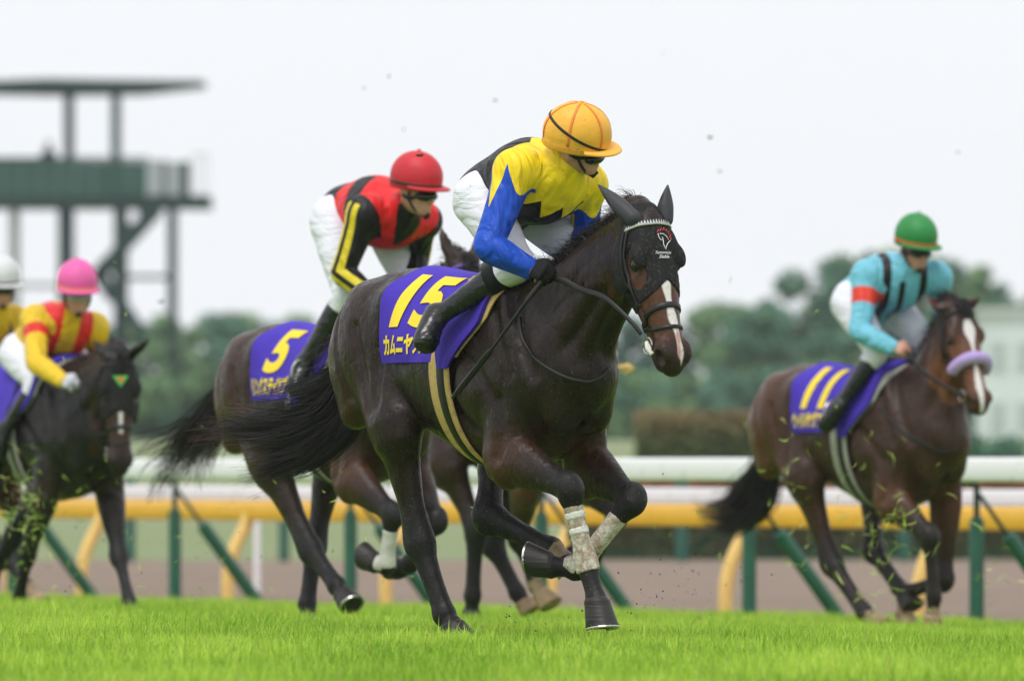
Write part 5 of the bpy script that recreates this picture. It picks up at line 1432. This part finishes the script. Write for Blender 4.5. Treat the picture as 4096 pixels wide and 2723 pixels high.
# second horse, number 5
f5 = Frame((324, 627.3), 59, 60)
def p5(z, l): return f5.px(z, l)
def tl(fr, zf, pts, l1): n = len(pts); return [np.array([-.80, 0, 1.36])] + [fr.px(zf(*p), l1 * (i + 1) / n) for i, p in enumerate(pts)]
P5 = dict(label='bay racehorse second in line, half hidden, purple cloth numbered 5', h=HV, poll=tuple(p5((467, 256), 0)), pitch=62, yaw=0, coat=COAT_B, hair=HAIR_B, seed=5,
          legs={'hr': [(-.24, -.2, .88), p5(Z14(1290, 860), -.13), p5(Z14(1475, 1115), -.12), p5(Z15(298, 1175), -.12), p5(Z15(345, 1275), -.12)],
                'hl': [(-.28, .2, .88), p5(Z14(1320, 850), .10), p5(Z14(1270, 1240), .03), p5(Z14(1283, 1330), .02), p5(Z14(1290, 1405), .02)],
                'fr': [(.60, -.19, .80), p5(Z15(645, 620), -.15), p5(Z15(600, 975), -.15), p5(Z15(525, 960), -.18), p5(Z15(445, 950), -.20)],
                'fl': [(.60, .19, .80), (.90, .16, .56), (.70, .12, .34), (.60, .12, .31), (.52, .12, .35)]},
          ears=(p5(Z13(1150, 614), -.10), p5(Z13(1420, 660), .10)), tail=[tl(f5, Z16, [(620, 650), (540, 760), (430, 900), (250, 1150), (110, 1430)], -.2), tl(f5, Z16, [(640, 700), (560, 900), (480, 1080), (430, 1240)], -.16),
                tl(f5, Z16, [(650, 760), (600, 950), (560, 1120), (590, 1310)], -.14), tl(f5, Z16, [(520, 740), (360, 850), (200, 890), (90, 960)], -.2), tl(f5, Z16, [(560, 760), (420, 950), (220, 1060), (20, 1260)], -.2)],
          tailw=[2, 1.6, .7, .35, 1.2], tailn=1900, hairw=.0022, tailspread=.9, manen=700, blaze=NOBLAZE, facewarm=.5, shoes=('hr',), rump=.45)
H5 = build_horse(f5, P5); tack(H5, '5', 'リンクステイツプ', nbox=(.26, .64, .20, .70)); girth(H5, .20, M['greypad'])
bridle(H5, brow=plain('purple_browband', (.10, .06, .28), .5, .3)); bandage(H5, 'fr', .30, 1.1, plain('white_bandage', (.62, .60, .55), .8, .2, var=.3), h=.01)
# right-hand horse, number 11
f11 = Frame((858, 632), 67, 55)
def p11(z, l): return f11.px(z, l)
P11 = dict(label='bay racehorse at right with white blaze and lilac noseband, cloth numbered 11', h=HV, poll=(1.00, 1.93), pitch=61, yaw=-9, headsize=1.08, coat=COAT_C, hair=HAIR_B, seed=6,
           legs={'hr': [(-.27, -.2, .93), p11(Z11(1285, 690), -.13), p11(Z11(1470, 965), -.13), p11(Z11(1525, 1025), -.13), p11(Z11(1575, 1085), -.13)],
                 'hl': [(-.12, .2, .92), (.0, .11, .49), (.28, .09, .27), (.36, .08, .21), (.41, .08, .14)],
                 'fr': [(.56, -.19, .80), p11(Z11(1830, 540), -.15), p11(Z11(1858, 880), -.12), p11(Z11(1850, 990), -.12), p11(Z11(1836, 1085), -.12)],
                 'fl': [(.60, .19, .80), p11(Z11(1915, 790), .17), p11(Z11(1700, 860), .08), p11(Z11(1690, 970), .08), p11(Z11(1700, 1060), .08)]},
           socks={'hr': .88, 'fr': .90, 'fl': .88}, palehooves=('hr', 'fl', 'fr'), ears=(p11(Z10(1845, 452), -.13), p11(Z10(2113, 402), .09)), points=.85, muzzle=.55,
           blaze=lambda a, c: np.where(a > .10, .009 + .026 * np.exp(-((a - .17) / .06) ** 2) + .010 * np.exp(-((a - .5) / .09) ** 2) - np.abs(c - .008 * np.sin(a * 9)), -.1),
           tail=[tl(f11, Z11, [(890, 120), (800, 230), (720, 320), (600, 355), (490, 345)], -.1), tl(f11, Z11, [(900, 200), (830, 340), (740, 430), (620, 430), (540, 390)], -.12), tl(f11, Z11, [(960, 250), (900, 400), (800, 480), (690, 515), (590, 450)], -.12)],
           tailw=[.6, 1.5, 1.8], tailn=1800, hairw=.0024, tailspread=.8, manen=1400, facewarm=.9, rump=.75)
H11 = build_horse(f11, P11); tack(H11, '11', 'ウイルサヴアイブ', nbox=(.20, .66, .16, .70)); girth(H11, .20, M['greypad'])
bridle(H11, noseband=False, sheep=plain('lilac_sheepskin', (.52, .38, .74), .95, .1, var=.2, scale=60))
strap_px(H11, 'breast_strap', [Z10(1560, 1020), Z10(1700, 1150), Z10(1800, 1210), Z10(1900, 1260), Z10(1985, 1240)], .018, M['strap'], H11['rt'])
# left-hand horse under the pink cap
fp = Frame((42, 621), 68.5, 65)
def pp(z, l): return fp.px(z, l)
PP = dict(label='near-black racehorse at left wearing a black hood, facing the camera', h=HV, poll=tuple(pp(Z8(470, 408), 0)), pitch=82, yaw=-16, headsize=1.12, coat=COAT_D, hair=HAIR_B, seed=8,
          legs={'fl': [(.60, .19, .78), pp(Z8(465, 1190), .15), pp(Z8(508, 1380), .13), pp(Z8(524, 1422), .12), pp(Z8(543, 1460), .12)],
                'fr': [(.50, -.19, .78), pp(Z8(108, 1190), -.15), pp(Z8(72, 1370), -.12), pp(Z8(57, 1408), -.12), pp(Z8(42, 1447), -.12)],
                'hr': [(-.42, -.2, .86), (-.78, -.13, .62), (-1.05, -.10, .36), (-1.14, -.1, .32), (-1.2, -.1, .38)], 'hl': [(-.45, .2, .85), (-.72, .12, .52), (-1.0, .08, .26), (-1.08, .08, .20), (-1.16, .08, .22)]},
          ears=(pp(Z8(365, 352), -.10), pp(Z8(590, 342), .10)), tail=[[(-.8, 0, 1.36), (-1.0, 0, 1.34), (-1.25, 0, 1.15), (-1.4, 0, .9)]], tailn=500, hairw=.0026, manen=400, facewarm=1.0,
          blaze=lambda a, c: np.where((a > .30) & (a < .42), .010 - np.abs(c), -.1))
HP = build_horse(fp, PP); tack(HP); girth(HP, .20, M['greypad']); hdP = hood_on(HP, M['hood']); bridle(HP)
Hd = HP['head']
for nm, col, k, o_ in (('hood_badge', (.08, .62, .10), 1.0, .004), ('badge_centre', (.85, .22, .08), .55, .008)):
    tri = []
    for (c, a) in ((-.042, .115), (.042, .115), (0, .175)):
        c, a = c * k, .133 + (a - .133) * k; loc, nn, _, _ = HP['hoodbv'].ray_cast(Vector(Hd.p(a, .3, c)), Vector(-Hd.B)); tri.append(np.array(loc) + np.array(nn) * o_ if loc else Hd.p(a, .01, c))
    m3 = (tri[0] + tri[1]) / 2 + Hd.B * .004; mesh_obj(nm, [tri[0], m3, tri[1], tri[2]], [(0, 3, 1), (1, 3, 2)], plain(nm, col), hdP, False)
# fourth horse, hidden behind the leader except for its legs and belly
f8 = Frame((500, 622), 63.5, 58)
def p8(z, l): return f8.px(z, l)
P8 = dict(label='brown racehorse hidden behind the leader, only legs and belly showing', h=.018, poll=(.98, 1.82), pitch=74, yaw=0, coat=COAT_B, hair=HAIR_B, seed=9,
          legs={'hr': [(-.24, -.2, .90), p8(Z15(1225, 720), -.13), p8(Z15(1203, 1185), -.12), p8(Z15(1195, 1290), -.12), p8(Z15(1190, 1378), -.12)],
                'hl': [(-.12, .2, .92), p8(Z15(1345, 830), .10), p8(Z15(1515, 1165), .16), p8(Z15(1558, 1228), .18), p8(Z15(1600, 1305), .20)],
                'fr': [(.58, -.19, .80), p8(Z15(1520, 790), -.05), p8(Z15(1640, 1110), .05), p8(Z15(1680, 1170), .06), p8(Z15(1735, 1270), .08)],
                'fl': [(.6, .19, .8), (.95, .17, .6), (.75, .14, .36), (.64, .13, .36), (.56, .13, .41)]},
          socks={'fr': .74}, palehooves=('fr', 'hl'), ears=((1.2, -.09, 1.92), (1.2, .09, 1.92)), tail=[[(-.8, 0, 1.36), (-.95, 0, 1.25), (-1.0, 0, 1.0), (-1.02, 0, .7)]], tailn=350, hairw=.003, manen=150, blaze=NOBLAZE)
H8 = build_horse(f8, P8); tack(H8); girth(H8, .20, M['greypad']); bridle(H8)
# last horse, mostly beyond the left edge
f10 = Frame((-58, 618), 73, 62)
P10 = dict(label='brown racehorse at the far left edge, mostly out of view', h=.02, poll=(1.25, 1.72), pitch=62, yaw=0, coat=COAT_C, hair=HAIR_B, seed=10,
           legs={'hr': [(-.42, -.2, .86), (-.78, -.13, .62), (-1.05, -.10, .36), (-1.14, -.1, .32), (-1.2, -.1, .38)], 'hl': [(-.45, .2, .85), (-.72, .12, .52), (-1.0, .08, .26), (-1.08, .08, .20), (-1.16, .08, .22)],
                 'fr': [(.58, -.19, .8), f10.px(Z8(20, 1190), -.15), f10.px(Z8(112, 1320), -.10), f10.px(Z8(140, 1365), -.10), f10.px(Z8(160, 1405), -.10)], 'fl': [(.6, .19, .8), (.95, .17, .6), (.75, .14, .36), (.64, .13, .36), (.56, .13, .41)]},
           socks={'fr': .80}, palehooves=('fr',), ears=((1.2, -.09, 1.90), (1.2, .09, 1.90)), tail=[[(-.8, 0, 1.36), (-1.0, 0, 1.34), (-1.25, 0, 1.15), (-1.4, 0, .9)]], tailn=300, hairw=.003, manen=150, blaze=NOBLAZE)
H10 = build_horse(f10, P10); tack(H10); bridle(H10)

# ------------------------------------------------------------------ the other jockeys
RED, LBL = (.78, .018, .022), (.17, .52, .66)
def pat5(c):
    V = c['V']; d = V - c['nb']; s = d @ c['lat']; fwd = d @ c['ax']; up = d @ c['dors']
    return {'sleeve': sleeves(c, lambda x, h, o, i: x + .5), 'stripe': sleeves(c, lambda x, h, o, i: np.minimum(np.minimum(.0165 - np.abs(np.abs(h) - .031), o + .02), x + .03)),
            'panel': np.minimum(.062 - np.abs(fwd + .19 - .35 * np.minimum(np.abs(s), .22)), np.abs(s) - .035), 'collarv': np.minimum(.030 + .6 * (fwd - .05) - np.abs(s), .05 - up), 'hem': -.33 - fwd}
S5 = dict(label='jockey in red and black silks with yellow striped sleeves and red cap', silk=silks('red_black_silks', RED, [('panel', BLK), ('hem', BLK), ('collarv', BLK), ('sleeve', BLK), ('stripe', (.78, .62, .03))]), pattern=pat5,
          cap=helmet_cloth('red_cap', (.62, .022, .035)), band=M['strap'], gloves=plain('grey_glove', (.35, .33, .33), .8, .2))
J5 = dict(hip=[p5(Z13(395, 570), -.15), p5(Z13(395, 570), -.15) * np.array([1, -1, 1])], knee=[p5(Z13(500, 1085), -.20), p5(Z13(500, 1085), -.20) * np.array([1, -1, 1])], ank=[p5((305, 362), -.33), p5((305, 362), -.33) * np.array([1, -1, 1])],
          toe=[p5((299, 384), -.38), p5((299, 384), -.38) * np.array([1, -1, 1])], sh=[p5(Z13(630, 520), -.185), p5(Z13(1035, 575), .185)], el=[p5(Z13(470, 945), -.28), p5(Z13(1010, 790), .26)], wr=[p5(Z13(680, 1105), -.20), (.68, .10, 1.62)],
          head=p5(Z13(985, 352), .0), f=(.90, .36, -.16), up=(.25, .05, 1), hn=[np.array([.3, -.75, .5]), np.array([.3, .7, .5])], hd=[np.array([.9, .15, -.1]), np.array([.9, -.2, -.1])])
K5 = build_jockey(f5, J5, S5, .0125)
def pat11(c):
    V = c['V']; d = V - c['nb']; s = d @ c['lat']
    return {'brace': .024 - np.abs(np.abs(s) - .11), 'band': sleeves(c, lambda x, h, o, i: .048 - np.abs(x - .155)), 'centre': np.minimum(.018 - np.abs(s + .02), -(d @ c['dors']) - .09), 'sl': sleeves(c, lambda x, h, o, i: x + .015)}
S11 = dict(label='jockey in light blue and black silks with red armbands and green cap', silk=silks('blue_silks', LBL, [('brace', BLK), ('centre', BLK), ('sl', LBL), ('band', (.75, .05, .025))]), pattern=pat11,
           cap=helmet_cloth('green_cap', (.022, .25, .055)), band=plain('orange_band', (.70, .12, .03), .6, .3))
J11 = dict(hip=[p11(Z10(1385, 430), -.15), p11(Z10(1385, 430), -.15) * np.array([1, -1, 1])], knee=[p11(Z10(1545, 700), -.20), p11(Z10(1545, 700), -.20) * np.array([1, -1, 1])], ank=[p11(Z10(1335, 1000), -.35), p11(Z10(1335, 1000), -.35) * np.array([1, -1, 1])],
           toe=[p11(Z10(1268, 1095), -.38), p11(Z10(1268, 1095), -.38) * np.array([1, -1, 1])], sh=[p11(Z10(1490, 280), -.185), p11(Z10(1870, 290), .185)], el=[p11(Z10(1445, 590), -.32), p11(Z10(1915, 490), .32)], wr=[p11(Z10(1630, 680), -.24), (.66, .12, 1.66)],
           head=p11(Z10(1755, 112), .0), f=(.92, -.12, -.22), up=(.32, -.03, 1), hn=[np.array([.3, -.75, .5]), np.array([.3, .7, .5])], hd=[np.array([.9, .15, -.1]), np.array([.9, -.2, -.1])])
K11 = build_jockey(f11, J11, S11, .013)
def patP(c):
    V = c['V']; d = V - c['nb']; s = d @ c['lat']
    return {'vee': .048 - np.abs(np.abs(s) - .10), 'sl': sleeves(c, lambda x, h, o, i: x + .02), 'band': sleeves(c, lambda x, h, o, i: .045 - np.abs(x - .15))}
SP = dict(label='jockey in yellow and red silks with pink cap at left', silk=silks('yellow_red_silks', (.78, .52, .02), [('vee', (.72, .025, .02)), ('sl', (.78, .52, .02)), ('band', (.72, .025, .02))]), pattern=patP,
          cap=helmet_cloth('pink_cap', (.86, .13, .42)), band=plain('orange_stripe', (.85, .36, .10), .6, .3), gloves=M['whiteglove'], lens=plain('clear_lens', (.40, .42, .44), .12, .6))
JP = dict(hip=[pp(Z8(65, 405), -.15), pp(Z8(65, 405), -.15) * np.array([1, -1, 1])], knee=[pp(Z8(150, 520), -.20), pp(Z8(150, 520), -.20) * np.array([1, -1, 1])], ank=[pp(Z8(22, 700), -.34), pp(Z8(22, 700), -.34) * np.array([1, -1, 1])],
          toe=[pp(Z8(8, 762), -.36), pp(Z8(8, 762), -.36) * np.array([1, -1, 1])], sh=[pp(Z8(140, 275), -.18), pp(Z8(368, 305), .18)], el=[pp(Z8(142, 440), -.30), pp(Z8(392, 425), .28)], wr=[pp(Z8(245, 510), -.24), (.72, .10, 1.58)],
          head=pp(Z8(302, 158), .0), f=(.90, -.24, -.18), up=(.3, -.08, 1), hn=[np.array([.3, -.75, .5]), np.array([.3, .7, .5])], hd=[np.array([.9, .15, -.1]), np.array([.9, -.2, -.1])])
KP = build_jockey(fp, JP, SP, .013)
S10 = dict(label='jockey in yellow jacket and white cap at the far left edge', silk=silks('yellow_silks', (.78, .50, .02), []), pattern=lambda c: {}, cap=helmet_cloth('white_cap', (.72, .72, .74)), band=M['strap'], gloves=M['glove'])
J10 = {k: ([np.asarray(q) for q in v] if k not in ('head', 'f', 'up') else v) for k, v in JP.items()}
sh10 = f10.px((1, 284), 0) - np.asarray(JP['head'])
for k in ('hip', 'knee', 'sh', 'el', 'wr', 'ank', 'toe'): J10[k] = [q + sh10 * (1 if k not in ('ank', 'toe') else .3) for q in J10[k]]
J10['head'] = f10.px((1, 284), 0)
K10 = build_jockey(f10, J10, S10, .019)
for H, J in ((H5, J5), (H11, J11), (HP, JP)):
    for i in (0, 1): stirrup(H, J['toe'][i], J['ank'][i])
for H, J in ((H5, J5), (H11, J11), (HP, JP)):
    for i, s in ((0, -1), (1, 1)): rein_from(H, np.asarray(J['wr'][i]) + np.array([.09, .03 if i == 0 else -.03, -.02]), s)

# ------------------------------------------------------------------ torn-up turf in the air
def debris():
    rng = np.random.default_rng(12); V, Fc, tone = [], [], []
    def blade(R, d, L):
        p = at(R, d); a = rng.uniform(0, 2 * math.pi); u = np.array([math.cos(a), rng.normal() * .5, math.sin(a)]); u /= np.linalg.norm(u); n_ = nrm(np.cross(u, rng.normal(size=3))); k = rng.normal() * .35 * L
        w = rng.uniform(.0016, .0034); b = len(V)
        for t in (-.5, -.17, .17, .5):
            c = p + u * t * L + n_ * k * (1 - 4 * t * t); s_ = nrm(np.cross(n_, u)) * w * (1 if abs(t) < .4 else .3); V.append(c + s_); V.append(c - s_)
        tv = rng.random()
        for i in range(3): Fc.append((b + 2 * i, b + 2 * i + 1, b + 2 * i + 3, b + 2 * i + 2))
        tone.extend([tv] * 8)
    for cx, cy, sx, sy, n, d0, d1, L in ((26, 508, 11, 27, 70, 62, 66, .085), (40, 540, 28, 45, 60, 62, 67, .05), (110, 520, 60, 50, 30, 58, 67, .05), (190, 585, 40, 40, 26, 56, 66, .055), (848, 510, 60, 45, 60, 58, 65, .08), (880, 555, 28, 36, 70, 59, 65, .08), (800, 460, 40, 40, 16, 58, 64, .05),
                                         (1000, 580, 15, 35, 26, 58, 64, .05), (700, 540, 60, 60, 14, 50, 62, .04), (330, 500, 60, 60, 16, 52, 60, .045), (450, 560, 60, 40, 12, 52, 60, .04), (100, 350, 90, 70, 8, 55, 65, .035), (790, 350, 50, 50, 8, 55, 62, .04)):
        for _ in range(n): blade((cx + rng.normal() * sx, cy + rng.normal() * sy), rng.uniform(d0, d1), L * rng.uniform(.4, 1.3))
    m = Mat('cut_grass', (.30, .50, .05), .6, .25); m.mix(m.attr('tone'), (.62, .62, .22)); o = mesh_obj('grass_clippings', V, Fc, m.done(), None, False); attr(o, 'tone', np.array(tone) ** 2)
    tag(o, 'cut grass blades thrown up by the galloping hooves', 'grass', kind='stuff')
debris()
def crumbs():
    rng = np.random.default_rng(21); V, Fc = [], []
    for cx, cy, sx, sy, n, d0, d1 in ((690, 575, 28, 26, 60, 50, 62), (640, 600, 20, 14, 25, 46, 50), (180, 560, 60, 40, 30, 54, 66), (80, 520, 40, 40, 50, 60, 65), (860, 560, 60, 50, 50, 56, 65), (640, 470, 60, 60, 16, 50, 62), (560, 620, 40, 10, 20, 46, 49)):
        for _ in range(n):
            p = at((cx + rng.normal() * sx, cy + rng.normal() * sy), rng.uniform(d0, d1)); r = .0025 + .006 * rng.random() ** 3; b = len(V)
            q = np.array([[1, 0, -.5], [-.5, .87, -.5], [-.5, -.87, -.5], [0, 0, 1]]) * r * rng.uniform(.6, 1.4, (4, 3)); V.extend(p + q); Fc += [(b, b + 2, b + 1), (b, b + 1, b + 3), (b + 1, b + 2, b + 3), (b + 2, b, b + 3)]
    tag(mesh_obj('soil_crumbs', V, Fc, M['mud']), 'small crumbs of dark soil kicked up around the hooves', 'soil', kind='stuff')
crumbs()
CL = [(420, 155, .018, 'dark clod of turf in the sky above the red cap', 53), (495, 100, .014, 'small blurred clod high in the sky above the orange-capped jockey', 62), (389, 76, .008, 'tiny clod highest up in the sky left of centre', 52), (364, 88, .008, 'tiny clod in the sky just left of the highest one', 52),
      (710, 137, .008, 'clod in the sky right of the orange cap', 46), (720, 171, .007, 'speck of turf below the clod right of the orange cap', 46), (958, 152, .008, 'speck of turf in the sky above the green cap', 52), (404, 129, .006, 'speck of turf left of the dark clod above the red cap', 52),
      (663, 53, .006, 'speck of turf near the top of the sky', 52), (161, 301, .010, 'clod in the air beside the tower foot', 50), (627, 368, .020, 'yellowish tuft of turf flying right of the leading horse neck', 37), (680, 432, .010, 'clod flying above the white rail', 52)]
for i, (x, y, r, lb, d) in enumerate(CL):
    rng = np.random.default_rng(i); d, r = (d, r) if i in (0, 10) else (66 + i, r * .85 * (66 + i) / d); bm = bmesh.new(); bmesh.ops.create_icosphere(bm, subdivisions=2, radius=r * .8)
    sc = rng.uniform(.5, 1.4, 3)
    for q in bm.verts: q.co = Vector((q.co.x * sc[0] * 1.3, q.co.y * sc[1], q.co.z * sc[2] * .8)) * (1 + .5 * mnoise.noise(q.co * (2.2 / r) + Vector((i * 3.1, 0, 0))))
    me = bpy.data.meshes.new('turf_clod'); bm.to_mesh(me); bm.free(); me.materials.append(M['mud'] if r < .02 else M['cream']); o = bpy.data.objects.new('turf_clod', me); COL.objects.link(o); o.location = at((x, y), d); tag(o, lb, 'clod', 'clods of turf thrown into the air')
